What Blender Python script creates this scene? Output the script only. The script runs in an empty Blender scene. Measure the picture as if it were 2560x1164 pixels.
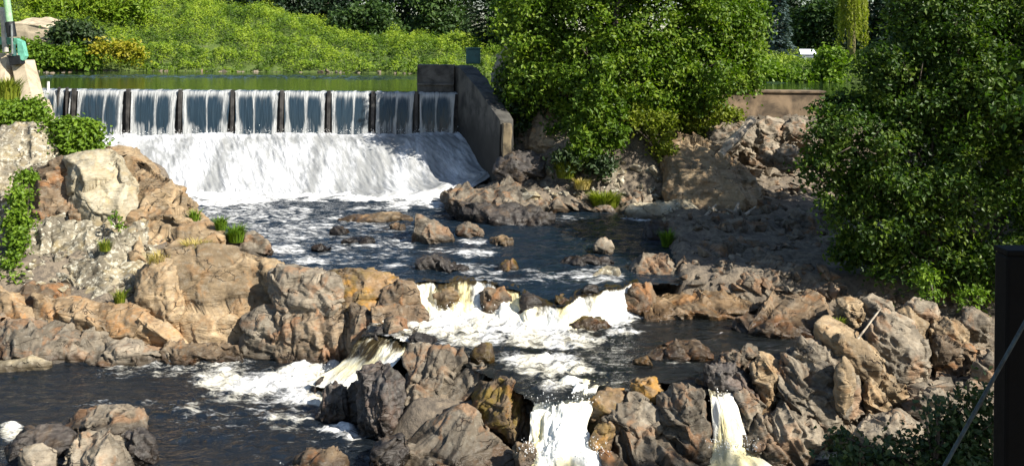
import bpy, bmesh, math, random
import numpy as np
from mathutils import Vector, Matrix

sc = bpy.context.scene
COL = sc.collection

# ------------------------------------------------------------------ camera
F, HY, ZC, ROLL = 2200.0, 110.0, 8.4, 0.0105      # focal length in photo pixels, horizon row, eye height, roll
CR, SR = math.cos(ROLL), math.sin(ROLL)
cd = bpy.data.cameras.new('camera'); cam = bpy.data.objects.new('camera', cd); COL.objects.link(cam)
cd.sensor_width = 36; cd.lens = F / 2560 * 36
cd.shift_y = -(582 - HY) / 2560
cd.clip_start = 0.1; cd.clip_end = 3000
M = Matrix.Identity(4)
for r, (a, b, c) in enumerate(((CR, -SR, 0), (0, 0, -1), (SR, CR, 0))):
    M[r][0], M[r][1], M[r][2] = a, b, c
M[2][3] = ZC
cam.matrix_world = M
sc.camera = cam

# ------------------------------------------------------------------ light
SUN = np.array([0.66, -0.44, 0.63]); SUN = SUN / np.linalg.norm(SUN)
EL = math.asin(SUN[2]); AZ = math.atan2(SUN[0], SUN[1])
sl = bpy.data.lights.new('sun', 'SUN'); sun = bpy.data.objects.new('sun', sl); COL.objects.link(sun)
sl.energy = 5.0; sl.angle = math.radians(0.53); sl.color = (1.0, 0.945, 0.85)
sun.rotation_euler = Vector(-SUN).to_track_quat('-Z', 'Y').to_euler()
W = bpy.data.worlds.new('World'); sc.world = W; W.use_nodes = True
nt = W.node_tree; bg = nt.nodes['Background']
sky = nt.nodes.new('ShaderNodeTexSky'); sky.sky_type = 'NISHITA'; sky.sun_disc = False
sky.sun_elevation = EL; sky.sun_rotation = AZ; sky.air_density = 1.0; sky.dust_density = 0.6
nt.links.new(sky.outputs[0], bg.inputs[0]); bg.inputs[1].default_value = 0.08
vs = sc.view_settings
vs.view_transform = 'Standard'; vs.look = 'None'; vs.exposure = 1.0; vs.gamma = 1.0; vs.use_curve_mapping = False
sc.cycles.max_bounces = 6; sc.cycles.transparent_max_bounces = 6
sc.cycles.caustics_reflective = False; sc.cycles.caustics_refractive = False

# ------------------------------------------------------------------ helpers
def at(px, py, Y):
    u, v = px - 1280.0, py - HY
    return np.array([(u * CR + v * SR) / F * Y, Y, ZC - (-u * SR + v * CR) / F * Y])
def atz(px, py, z):
    u, v = px - 1280.0, py - HY
    return at(px, py, (ZC - z) * F / (-u * SR + v * CR))
def proj(P):
    P = np.asarray(P, float)
    a = P[..., 0] / P[..., 1] * F; b = (ZC - P[..., 2]) / P[..., 1] * F
    return np.stack([1280 + a * CR - b * SR, HY + a * SR + b * CR], -1)

def _h(i, j, k, s):
    n = (i * 374761393 + j * 668265263 + k * 2147483647 + s * 1274126177) & 0xffffffff
    n = ((n ^ (n >> 13)) * 1274126177) & 0xffffffff
    n = (n ^ (n >> 16)) & 0xffffffff
    return n.astype(np.float64) / 2147483647.5 - 1.0
def vnoise(p, seed=0):
    p = np.asarray(p, float)
    i = np.floor(p).astype(np.int64); f = p - i; u = f * f * f * (f * (f * 6 - 15) + 10)
    x, y, z = i[:, 0], i[:, 1], i[:, 2]; out = 0
    for a in (0, 1):
        for b in (0, 1):
            for c in (0, 1):
                w = (u[:, 0] if a else 1 - u[:, 0]) * (u[:, 1] if b else 1 - u[:, 1]) * (u[:, 2] if c else 1 - u[:, 2])
                out = out + w * _h(x + a, y + b, z + c, seed)
    return out
def fbm(p, seed=0, octaves=4, gain=0.5):
    p = np.asarray(p, float); a, s, t = 1.0, 0.0, 0.0
    for o in range(octaves):
        s = s + a * vnoise(p * (2.03 ** o) + 7.3 * o, seed + o); t += a; a *= gain
    return s / t
def sstep(a, b, x):
    t = np.clip((x - a) / (b - a), 0, 1); return t * t * (3 - 2 * t)

def tag(o, label=None, cat=None, group=None, kind=None):
    if label: o['label'] = label
    if cat: o['category'] = cat
    if group: o['group'] = group
    if kind: o['kind'] = kind
    return o
def link(name, me, mat=None, parent=None):
    o = bpy.data.objects.new(name, me); COL.objects.link(o)
    if mat is not None: me.materials.append(mat)
    if parent is not None: o.parent = parent
    return o
def empty(name, loc, *a, **k):
    o = bpy.data.objects.new(name, None); COL.objects.link(o); o['_loc'] = 0; del o['_loc']
    o.location = loc; o.empty_display_size = 0.3
    return tag(o, *a, **k)
def np_mesh(name, V, Fc, smooth=True, attrs=None):
    """V (n,3); Fc (m,k) all faces the same size"""
    V = np.ascontiguousarray(V, dtype=np.float32); Fc = np.ascontiguousarray(Fc, dtype=np.int32)
    me = bpy.data.meshes.new(name); k = Fc.shape[1]
    me.vertices.add(len(V)); me.vertices.foreach_set('co', V.ravel())
    me.loops.add(Fc.size); me.loops.foreach_set('vertex_index', Fc.ravel())
    me.polygons.add(len(Fc))
    me.polygons.foreach_set('loop_start', np.arange(0, Fc.size, k, dtype=np.int32))
    me.polygons.foreach_set('loop_total', np.full(len(Fc), k, dtype=np.int32))
    me.polygons.foreach_set('use_smooth', np.full(len(Fc), smooth, dtype=bool))
    for n, a in (attrs or {}).items(): set_attr(me, n, a)
    me.update(calc_edges=True); return me
def set_attr(me, n, a):
    a = np.asarray(a, np.float32)
    if a.ndim == 1:
        me.attributes.new(n, 'FLOAT', 'POINT').data.foreach_set('value', a)
    else:
        me.attributes.new(n, 'FLOAT_VECTOR', 'POINT').data.foreach_set('vector', a.ravel())
def local(o, me, loc):
    """shift mesh so that its origin sits at loc"""
    me.transform(Matrix.Translation(-Vector(loc))); o.location = loc

def tube(path, radii, n=8, cap=True):
    path = np.asarray(path, float); V = []; Fq = []
    up = np.array([0.31, 0.17, 0.93])
    for i, p in enumerate(path):
        t = path[min(i + 1, len(path) - 1)] - path[max(i - 1, 0)]; t = t / (np.linalg.norm(t) + 1e-9)
        a = np.cross(t, up); 
        if np.linalg.norm(a) < 1e-3: a = np.cross(t, (1, 0, 0))
        a /= np.linalg.norm(a); b = np.cross(t, a)
        for k in range(n):
            w = 2 * math.pi * k / n; V.append(p + radii[i] * (a * math.cos(w) + b * math.sin(w)))
    for i in range(len(path) - 1):
        for k in range(n):
            Fq.append((i * n + k, i * n + (k + 1) % n, (i + 1) * n + (k + 1) % n, (i + 1) * n + k))
    return V, Fq
class MB:
    """collects shapes into one mesh"""
    def __init__(s): s.V = []; s.F = []
    def add(s, V, Fc):
        o = len(s.V); s.V += [tuple(map(float, v)) for v in V]; s.F += [tuple(i + o for i in f) for f in Fc]; return s
    def tube(s, path, radii, n=8):
        V, Fq = tube(path, radii, n); m = len(path)
        Fq = Fq + [tuple(range(n - 1, -1, -1)), tuple(range((m - 1) * n, m * n))]
        return s.add(V, Fq)
    def prism(s, A, B):
        n = len(A); A = [tuple(a) for a in A]; B = [tuple(b) for b in B]
        Fc = [tuple(range(n))[::-1], tuple(range(n, 2 * n))] + [(i, (i + 1) % n, n + (i + 1) % n, n + i) for i in range(n)]
        return s.add(A + B, Fc)
    def box(s, c, d, rz=0.0):
        c = np.array(c, float); R = np.array([[math.cos(rz), -math.sin(rz), 0], [math.sin(rz), math.cos(rz), 0], [0, 0, 1]])
        x, y, z = d[0] / 2, d[1] / 2, d[2] / 2
        A = [c + R @ np.array(q) for q in ((-x, -y, -z), (x, -y, -z), (x, y, -z), (-x, y, -z))]
        B = [c + R @ np.array(q) for q in ((-x, -y, z), (x, -y, z), (x, y, z), (-x, y, z))]
        return s.prism(A, B)
    def build(s, name, mat, parent=None, bevel=0.0, smooth=False, rough=0.0, seed=1, cuts=0):
        bm = bmesh.new(); vs_ = [bm.verts.new(v) for v in s.V]
        for f in s.F:
            try: bm.faces.new([vs_[i] for i in f])
            except ValueError: pass
        bmesh.ops.recalc_face_normals(bm, faces=bm.faces)
        if bevel > 0:
            bmesh.ops.bevel(bm, geom=list(bm.edges), offset=bevel, segments=2, profile=0.6, affect='EDGES', clamp_overlap=True)
        if cuts:
            bmesh.ops.subdivide_edges(bm, edges=list(bm.edges), cuts=cuts, use_grid_fill=True)
        if rough > 0:
            P = np.array([v.co for v in bm.verts]); d = fbm(P * 1.7, seed, 4)
            bm.normal_update()
            for v, q in zip(bm.verts, d): v.co += v.normal * float(q) * rough
        me = bpy.data.meshes.new(name); bm.to_mesh(me); bm.free()
        if smooth: me.shade_smooth()
        o = link(name, me, mat, parent)
        if parent is not None: o.matrix_parent_inverse = Matrix.Translation(-Vector(parent.location))
        return o

# ------------------------------------------------------------------ materials
def mat(name):
    m = bpy.data.materials.new(name); m.use_nodes = True; t = m.node_tree
    b = t.nodes['Principled BSDF']; return m, t, b
def N(t, typ, **k):
    n = t.nodes.new(typ)
    for a, v in k.items(): setattr(n, a, v)
    return n
def noise(t, vec, scale, detail=5.0, rough=0.55, dist=0.0):
    n = N(t, 'ShaderNodeTexNoise'); n.inputs['Scale'].default_value = scale; n.inputs['Detail'].default_value = detail
    n.inputs['Roughness'].default_value = rough; n.inputs['Distortion'].default_value = dist
    if vec is not None: t.links.new(vec, n.inputs['Vector'])
    return n.outputs[0]
def mrange(t, val, a, b, c=0.0, d=1.0):
    n = N(t, 'ShaderNodeMapRange'); n.interpolation_type = 'SMOOTHSTEP'
    t.links.new(val, n.inputs[0])
    for i, x in enumerate((a, b, c, d)): n.inputs[i + 1].default_value = x
    return n.outputs[0]
def mth(t, op, a, b=None, c=None):
    n = N(t, 'ShaderNodeMath', operation=op)
    for i, x in enumerate((a, b, c)):
        if x is None: continue
        if hasattr(x, 'links'): t.links.new(x, n.inputs[i])
        else: n.inputs[i].default_value = x
    return n.outputs[0]
def mixc(t, fac, a, b, mode='MIX'):
    n = N(t, 'ShaderNodeMix', data_type='RGBA', blend_type=mode)
    for s, x in ((n.inputs[0], fac), (n.inputs[6], a), (n.inputs[7], b)):
        if hasattr(x, 'links'): t.links.new(x, s)
        elif isinstance(x, tuple): s.default_value = (*x, 1)
        else: s.default_value = x
    return n.outputs[2]
def attr(t, name, vec=False):
    n = N(t, 'ShaderNodeAttribute'); n.attribute_name = name
    return n.outputs['Vector'] if vec else n.outputs['Fac']
def scaled(t, vec, s, rot=(0, 0, 0)):
    n = N(t, 'ShaderNodeMapping'); n.inputs['Scale'].default_value = s; n.inputs['Rotation'].default_value = rot
    t.links.new(vec, n.inputs[0]); return n.outputs[0]
def bump(t, h, strength, dist=0.05, prev=None):
    n = N(t, 'ShaderNodeBump'); n.inputs['Strength'].default_value = strength; n.inputs['Distance'].default_value = dist
    t.links.new(h, n.inputs['Height'])
    if prev is not None: t.links.new(prev, n.inputs['Normal'])
    return n.outputs[0]
def objpos(t):
    return N(t, 'ShaderNodeNewGeometry').outputs['Position']

def rock_mat(name, a, b, dark, stain=(0.3, 0.13, 0.04), st=0.25, lichen=(0.5, 0.48, 0.4), li=0.15, fol=(0.4, 0, 0.5), folamt=0.35, moss=0.0, rough=0.8, crack=1.5):
    m, t, bs = mat(name); P = objpos(t)
    fv = scaled(t, P, (1.1, 1.1, 8.5), fol)
    n1 = noise(t, P, 0.9, 6, 0.6, 0.4); n2 = noise(t, fv, 1.3, 8, 0.62, 0.6); n3 = noise(t, P, 9, 6, 0.7)
    c = mixc(t, mrange(t, n1, .38, .62), a, b)
    c = mixc(t, mth(t, 'MULTIPLY', mrange(t, n2, .46, .66), folamt), c, dark)
    cell = attr(t, 'cell')
    hv = N(t, 'ShaderNodeHueSaturation'); t.links.new(c, hv.inputs['Color'])
    t.links.new(mrange(t, cell, 0, 1, .56, 1.14), hv.inputs['Value']); c = hv.outputs[0]
    n4 = noise(t, P, 1.7, 5, 0.6, 0.8)
    c = mixc(t, mth(t, 'MULTIPLY', mrange(t, n4, .50, .64), min(1, st * 1.35)), c, stain)
    n7 = noise(t, scaled(t, P, (1, 1, 1.6)), 1.25, 7, 0.68, 0.9)
    c = mixc(t, mrange(t, n7, .52, .70, 0, .62), c, dark)
    n5 = noise(t, P, 5.5, 7, 0.72, 0.3)
    c = mixc(t, mth(t, 'MULTIPLY', mrange(t, n5, .5, .62), li), c, lichen)
    if moss > 0:
        n6 = noise(t, P, 3.0, 5, 0.65)
        c = mixc(t, mth(t, 'MULTIPLY', mrange(t, n6, .45, .6), moss), c, (0.17, 0.115, 0.012))
    cv = scaled(t, P, (.55, 1.0, 1.9), fol)
    vo = N(t, 'ShaderNodeTexVoronoi', feature='DISTANCE_TO_EDGE'); vo.inputs['Scale'].default_value = crack
    wv_ = N(t, 'ShaderNodeVectorMath', operation='ADD'); nz_ = N(t, 'ShaderNodeTexNoise'); nz_.inputs['Scale'].default_value = 2.2; nz_.inputs['Detail'].default_value = 4
    t.links.new(P, nz_.inputs['Vector']); sc_ = N(t, 'ShaderNodeVectorMath', operation='SCALE'); sc_.inputs['Scale'].default_value = .6
    t.links.new(nz_.outputs['Color'], sc_.inputs[0]); t.links.new(cv, wv_.inputs[0]); t.links.new(sc_.outputs[0], wv_.inputs[1]); t.links.new(wv_.outputs[0], vo.inputs['Vector'])
    ck = mth(t, 'MULTIPLY', mrange(t, vo.outputs['Distance'], .002, .022, 1, 0), mrange(t, noise(t, P, 1.6, 3), .50, .62))
    c = mixc(t, mth(t, 'MULTIPLY', ck, .78), c, (.03, .018, .014))
    c = mixc(t, mrange(t, n3, .3, .75, 0.0, 0.45), c, mixc(t, 1.0, c, (0.42, 0.40, 0.38), 'MULTIPLY'))
    wet = attr(t, 'wet')
    c = mixc(t, mth(t, 'MULTIPLY', wet, 0.9), c, mixc(t, 1.0, c, (0.24, 0.21, 0.18), 'MULTIPLY'))
    t.links.new(c, bs.inputs['Base Color'])
    t.links.new(mrange(t, wet, 0, 1, rough, 0.28), bs.inputs['Roughness'])
    bs.inputs['Specular IOR Level'].default_value = 0.35
    h = mth(t, 'SUBTRACT', mth(t, 'ADD', mth(t, 'MULTIPLY', n2, 0.8), mth(t, 'MULTIPLY', n3, 0.4)), mth(t, 'MULTIPLY', ck, .7))
    t.links.new(bump(t, h, 0.85, 0.08), bs.inputs['Normal'])
    return m
RM = {
 'grey': rock_mat('rock_grey', (.135, .111, .08), (.235, .192, .137), (.045, .038, .03), st=.3, fol=(.5, .35, .6), folamt=.5),
 'slab': rock_mat('rock_slab', (.20, .166, .12), (.31, .258, .188), (.07, .058, .044), st=.3, fol=(.9, .5, .3), folamt=.4),
 'brown': rock_mat('rock_brown', (.145, .10, .06), (.24, .17, .10), (.055, .04, .028), st=.45, fol=(.6, .2, .2)),
 'tan': rock_mat('rock_tan', (.29, .21, .12), (.41, .30, .175), (.12, .085, .05), stain=(.32, .17, .065), st=.3, fol=(.3, .2, .4), folamt=.45),
 'orange': rock_mat('rock_orange', (.31, .205, .105), (.40, .29, .17), (.13, .09, .055), stain=(.40, .19, .06), st=.45, fol=(.1, .1, 0), folamt=.5),
 'pale': rock_mat('rock_pale', (.42, .36, .24), (.52, .46, .33), (.22, .18, .11), stain=(.42, .31, .15), st=.3, li=.3, fol=(.1, .9, 0), folamt=.4),
 'lichen': rock_mat('rock_lichen', (.21, .18, .13), (.31, .27, .19), (.075, .065, .045), stain=(.33, .25, .11), st=.35, lichen=(.60, .57, .46), li=.75, folamt=.5),
 'dark': rock_mat('rock_dark', (.05, .043, .038), (.085, .071, .06), (.02, .018, .017), stain=(.10, .062, .03), st=.4, li=.06, fol=(.2, 1.3, .2), folamt=.6, rough=.5),
 'folded': rock_mat('rock_folded', (.085, .074, .066), (.14, .12, .105), (.02, .018, .016), stain=(.14, .08, .05), st=.3, li=.12, fol=(.15, 1.35, .1), folamt=.85, rough=.55),
 'mossy': rock_mat('rock_mossy', (.10, .07, .045), (.16, .11, .06), (.035, .027, .02), stain=(.20, .085, .02), st=.6, li=.1, moss=.75, fol=(.6, .2, .2)),
 'rust': rock_mat('rock_rust', (.25, .155, .075), (.34, .235, .13), (.10, .07, .04), stain=(.40, .20, .03), st=.6, moss=.4, fol=(.2, .3, .1)),
 'column': rock_mat('rock_column', (.20, .145, .092), (.30, .225, .145), (.05, .038, .028), stain=(.34, .15, .06), st=.35, fol=(.1, 1.4, .1), folamt=.8),
}

def water_mat(name, base_tint, foamc=(.86, .86, .84), sc_x=5.0, sc_y=1.6, rough=0.06, wave=0.35, wscale=(2.4, 1.0), yellow=0.0, soft=.22, spec=0.5, shade=.62, fbump=.8, ruffle=False, wdist=.12):
    m, t, bs = mat(name)
    fl = attr(t, 'flow', True); fo = attr(t, 'foam')
    nA = noise(t, scaled(t, fl, (sc_x, sc_y, 1)), 1.0, 7, 0.68, 0.5)
    nB = noise(t, scaled(t, fl, (sc_x * 3.1, sc_y * 3.1, 1)), 1.0, 4, 0.6, 0.3)
    n = mth(t, 'ADD', mth(t, 'MULTIPLY', mrange(t, nA, .25, .75), .7), mth(t, 'MULTIPLY', mrange(t, nB, .25, .75), .3))
    m0 = mth(t, 'SUBTRACT', mth(t, 'MULTIPLY', fo, 1 + soft), mth(t, 'SUBTRACT', 1.0, n))
    mask = mrange(t, m0, -0.02, soft * 1.6)
    mask = mth(t, 'MULTIPLY', mask, mrange(t, fo, 0.01, 0.08))
    w1 = noise(t, scaled(t, fl, (wscale[0], wscale[1], 1)), 1.0, 5, 0.6, 0.6)
    w2 = noise(t, scaled(t, fl, (wscale[0] * 4, wscale[1] * 3.2, 1)), 1.0, 3, 0.5)
    nb = bump(t, w1, wave, wdist); nb = bump(t, w2, wave * .6, 0.03, nb)
    if ruffle:
        for lk in list(nb.node.inputs['Normal'].links): t.links.new(mth(t, 'MULTIPLY_ADD', fo, 3.0, wave), lk.from_node.inputs['Strength'])
        mask = mth(t, 'MULTIPLY', mask, 0.0)
    bs.inputs['Base Color'].default_value = (*base_tint, 1); bs.inputs['Roughness'].default_value = rough; bs.inputs['IOR'].default_value = 1.33
    bs.inputs['Specular IOR Level'].default_value = spec
    t.links.new(nb, bs.inputs['Normal'])
    f = N(t, 'ShaderNodeBsdfPrincipled'); f.inputs['Roughness'].default_value = .65
    fc = mixc(t, mrange(t, n, .15, .8), tuple(x * shade for x in foamc), foamc)
    if yellow > 0:
        ny = noise(t, scaled(t, fl, (1.6, .7, 1)), 1.0, 3, .5)
        fc = mixc(t, mth(t, 'MULTIPLY', mrange(t, ny, .42, .62), yellow), fc, (.70, .57, .20))
    t.links.new(fc, f.inputs['Base Color'])
    t.links.new(bump(t, n, fbump, 0.12), f.inputs['Normal'])
    mx = N(t, 'ShaderNodeMixShader'); t.links.new(mask, mx.inputs[0]); t.links.new(bs.outputs[0], mx.inputs[1]); t.links.new(f.outputs[0], mx.inputs[2])
    t.links.new(mx.outputs[0], t.nodes['Material Output'].inputs[0])
    return m

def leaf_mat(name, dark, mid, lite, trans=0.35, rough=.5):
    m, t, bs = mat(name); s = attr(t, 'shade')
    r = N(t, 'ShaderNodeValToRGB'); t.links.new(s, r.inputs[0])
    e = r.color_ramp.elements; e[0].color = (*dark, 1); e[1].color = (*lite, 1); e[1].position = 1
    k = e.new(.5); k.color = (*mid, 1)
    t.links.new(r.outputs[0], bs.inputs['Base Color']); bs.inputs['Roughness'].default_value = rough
    bs.inputs['Specular IOR Level'].default_value = .3
    tr = N(t, 'ShaderNodeBsdfTranslucent'); 
    t.links.new(mixc(t, 1.0, r.outputs[0], (1.0, 1.2, .3), 'MULTIPLY'), tr.inputs[0])
    mx = N(t, 'ShaderNodeMixShader'); mx.inputs[0].default_value = trans
    t.links.new(bs.outputs[0], mx.inputs[1]); t.links.new(tr.outputs[0], mx.inputs[2])
    t.links.new(mx.outputs[0], t.nodes['Material Output'].inputs[0])
    return m
LM = {
 'bank': leaf_mat('leaf_bank', (.05, .10, .006), (.13, .215, .010), (.24, .32, .02)),
 'maple': leaf_mat('leaf_maple', (.02, .048, .005), (.095, .17, .012), (.24, .31, .028)),
 'yellowgreen': leaf_mat('leaf_yellowgreen', (.09, .13, .012), (.17, .21, .018), (.26, .28, .03)),
 'gold': leaf_mat('leaf_gold', (.13, .17, .012), (.26, .25, .015), (.40, .33, .03)),
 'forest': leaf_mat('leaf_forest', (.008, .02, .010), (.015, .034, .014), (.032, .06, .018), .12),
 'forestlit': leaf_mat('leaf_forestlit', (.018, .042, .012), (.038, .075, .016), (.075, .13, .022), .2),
 'needle': leaf_mat('leaf_needle', (.016, .036, .016), (.03, .06, .024), (.055, .09, .035), .1),
 'bluespruce': leaf_mat('leaf_bluespruce', (.05, .085, .085), (.08, .125, .12), (.12, .17, .16), .1),
 'willow': leaf_mat('leaf_willow', (.16, .19, .02), (.26, .29, .035), (.36, .37, .06), .45),
 'darktree': leaf_mat('leaf_darktree', (.010, .026, .005), (.052, .105, .013), (.18, .24, .03), .35),
 'bush': leaf_mat('leaf_bush', (.06, .115, .01), (.115, .20, .014), (.19, .28, .024)),
 'darkbush': leaf_mat('leaf_darkbush', (.018, .035, .012), (.03, .055, .015), (.05, .08, .02), .15),
 'straw': leaf_mat('leaf_straw', (.34, .25, .08), (.46, .36, .13), (.55, .46, .19)),
}
def simple_mat(name, c, rough=.6, metal=0.0, var=.25, scale=3.0, c2=None, bmp=.3, spec=.5):
    m, t, bs = mat(name); P = objpos(t)
    n = noise(t, P, scale, 6, .62, .4)
    c2 = c2 or tuple(x * (1 - var * 1.6) for x in c)
    n2 = noise(t, scaled(t, P, (6, 6, 1.2)), scale * .6, 5, .6)
    col = mixc(t, mrange(t, n, .35, .68), c, c2)
    col = mixc(t, mrange(t, n2, .5, .75, 0, var), col, tuple(x * .35 for x in c))
    t.links.new(col, bs.inputs['Base Color']); bs.inputs['Roughness'].default_value = rough; bs.inputs['Metallic'].default_value = metal; bs.inputs['Specular IOR Level'].default_value = spec
    t.links.new(bump(t, n, bmp, .03), bs.inputs['Normal']); return m
bark = simple_mat('bark', (.10, .075, .055), .9, var=.5, scale=5)

# ------------------------------------------------------------------ terrain
def ell(X, Y, cx, cy, rx, ry, z, base, p=2.0, rot=0.0):
    dx, dy = X - cx, Y - cy
    a, b = dx * math.cos(rot) + dy * math.sin(rot), -dx * math.sin(rot) + dy * math.cos(rot)
    r = np.sqrt((a / rx) ** 2 + (b / ry) ** 2)
    return base + (z - base) * (1 - sstep(0.35, 1.0, r))
def terrain(X, Y):
    X = np.asarray(X, float); Y = np.asarray(Y, float)
    T = np.full(X.shape, -0.7)
    # shelf under the middle run, then the upper pool bed
    mid = sstep(-3.2, -1.8, X) * sstep(18.0, 18.8, Y)
    T = np.maximum(T, -0.7 + 1.3 * mid)
    T = np.maximum(T, -0.7 + 1.9 * sstep(24.3, 25.4, Y))
    # right bank
    rb = sstep(6.5, 9.0, X - (Y - 18) * 0.12) * sstep(15, 18.5, Y)
    T = np.maximum(T, -0.7 + 1.75 * rb)
    T = np.maximum(T, -0.7 + 6.2 * sstep(12, 21, X - (Y - 24) * .1) * sstep(19, 27, Y))
    T = np.maximum(T, -0.7 + 2.7 * sstep(3.5, 5.2, X - (Y - 25) * .10) * sstep(23.1, 24.7, Y))
    # left outcrop and bank
    T = np.maximum(T, ell(X, Y, -9.5, 25.2, 8.2, 1.5, 1.1, -.7))
    T = np.maximum(T, ell(X, Y, -15.0, 28.0, 7.5, 5.0, 1.9, -.7))
    T = np.maximum(T, ell(X, Y, -18.5, 31.0, 9.0, 5.5, 3.4, -.7))
    T = np.maximum(T, -0.7 + 5.6 * sstep(16.5, 21, -X + (30 - Y) * 0.15) * sstep(25, 33, Y))
    T = np.maximum(T, -0.7 + (1.35 + np.clip((Y - 24.6) * .50, 0, 3.2)) * sstep(8.6, 10.2, -X + (26 - Y) * .42) * sstep(23.6, 24.5, Y) * (1 - sstep(32, 35, Y)))
    # island below the big tree, channel to its right
    T = np.maximum(T, ell(X, Y, 4.2, 43.0, 9.5, 10.5, 5.3, -.7))
    T = np.maximum(T, ell(X, Y, 1.0, 37.0, 5.0, 3.5, 2.5, -.7))
    T = np.maximum(T, -0.7 + 5.3 * sstep(42.5, 45, Y) * sstep(9, 12, X))
    # impoundment
    pond = sstep(43.4, 44.4, Y + 0.0 * X)
    left = T * (1 - pond) + 4.7 * pond
    inside = (X > -25) & (X < 24)
    T = np.where((Y > 43.2) & inside, np.where((X > -4) & (X < 12) & (Y < 50), np.maximum(T, left), left), T)
    # far bank
    Hh = np.interp(X, [-60, -40, -25, -14, -5, 5, 14, 30, 60], [14.5, 13.4, 10.9, 8.5, 7.8, 7.2, 6.5, 6.9, 8])
    Y0 = np.interp(X, [-40, -25, 0, 10, 20, 30], [64, 66, 67, 68, 62, 58])
    ramp = sstep(0, 1, (Y - Y0 + 1.5) / np.interp(X, [-30, -10, 10], [24, 14, 8]))
    T = np.where(Y > 50, np.maximum(T, 4.7 + (Hh - 4.7) * ramp), T)
    T = T + 5 * sstep(110, 260, Y) * (np.abs(X) < 2000)
    # flanks beyond the frame
    T = np.maximum(T, -0.7 + 6.5 * sstep(26, 32, np.abs(X + 1)) * sstep(20, 30, Y))
    return T
def gz(X, Y):
    X, Y = np.asarray(X, float), np.asarray(Y, float); P = np.stack([X.ravel(), Y.ravel(), np.zeros(X.size)], 1)
    r = fbm(P * .9, 3, 5) * .28 + np.abs(fbm(P * 2.6, 9, 3)) * .22
    return terrain(X, Y) + r.reshape(X.shape) * np.where(Y > 50, .6, 1.0)
_Yr = np.concatenate([np.arange(9, 50, .04), np.arange(50, 130, .15)])
def hit(px, py):
    """where the line of sight through a point of the photograph meets the ground"""
    u, v = px - 1280.0, py - HY
    Xr = (u * CR + v * SR) / F * _Yr; Zr = ZC - (-u * SR + v * CR) / F * _Yr
    k = np.argmax(terrain(Xr, _Yr) + .1 >= Zr)
    return np.array([Xr[k], _Yr[k], gz(Xr[k:k + 1], _Yr[k:k + 1])[0]])

def axis(parts):
    return np.unique(np.concatenate([np.arange(a, b, s) for a, b, s in parts]))
gx = axis([(-600, -60, 30), (-60, -27, 1.0), (-27, 18, .16), (18, 60, 1.0), (60, 601, 30)])
gy = axis([(-60, 12, 6), (12, 46, .16), (46, 62, .5), (62, 90, .35), (90, 140, 2), (140, 900, 40)])
GX, GY = np.meshgrid(gx, gy); tz = gz(GX, GY).ravel()
TP = np.stack([GX.ravel(), GY.ravel(), tz], 1)
nx, ny = len(gx), len(gy)
I, J = np.meshgrid(np.arange(nx - 1), np.arange(ny - 1)); b0 = (J * nx + I).ravel()
def ground_mat():
    m, t, bs = mat('ground_rubble'); P = objpos(t)
    n1 = noise(t, P, 1.1, 7, .65, .4); n2 = noise(t, P, 6, 6, .7); veg = attr(t, 'veg')
    c = mixc(t, mrange(t, n1, .35, .65), (.13, .105, .078), (.24, .19, .13))
    c = mixc(t, mrange(t, n2, .45, .62, 0, .7), c, (.06, .05, .04))
    g = mixc(t, mrange(t, n2, .35, .65), (.05, .085, .012), (.10, .14, .02))
    c = mixc(t, mth(t, 'MULTIPLY', veg, mrange(t, n1, .2, .45)), c, g)
    t.links.new(c, bs.inputs['Base Color']); bs.inputs['Roughness'].default_value = .9
    t.links.new(bump(t, n2, .8, .1), bs.inputs['Normal']); return m
veg = ((TP[:, 1] > 60)).astype(float)
veg = np.maximum(veg, sstep(4.2, 5, TP[:, 2]) * .7)
ground = link('ground', np_mesh('ground', TP, np.stack([b0, b0 + 1, b0 + nx + 1, b0 + nx], 1), True, {'veg': veg}), ground_mat())
tag(ground, kind='structure')

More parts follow.
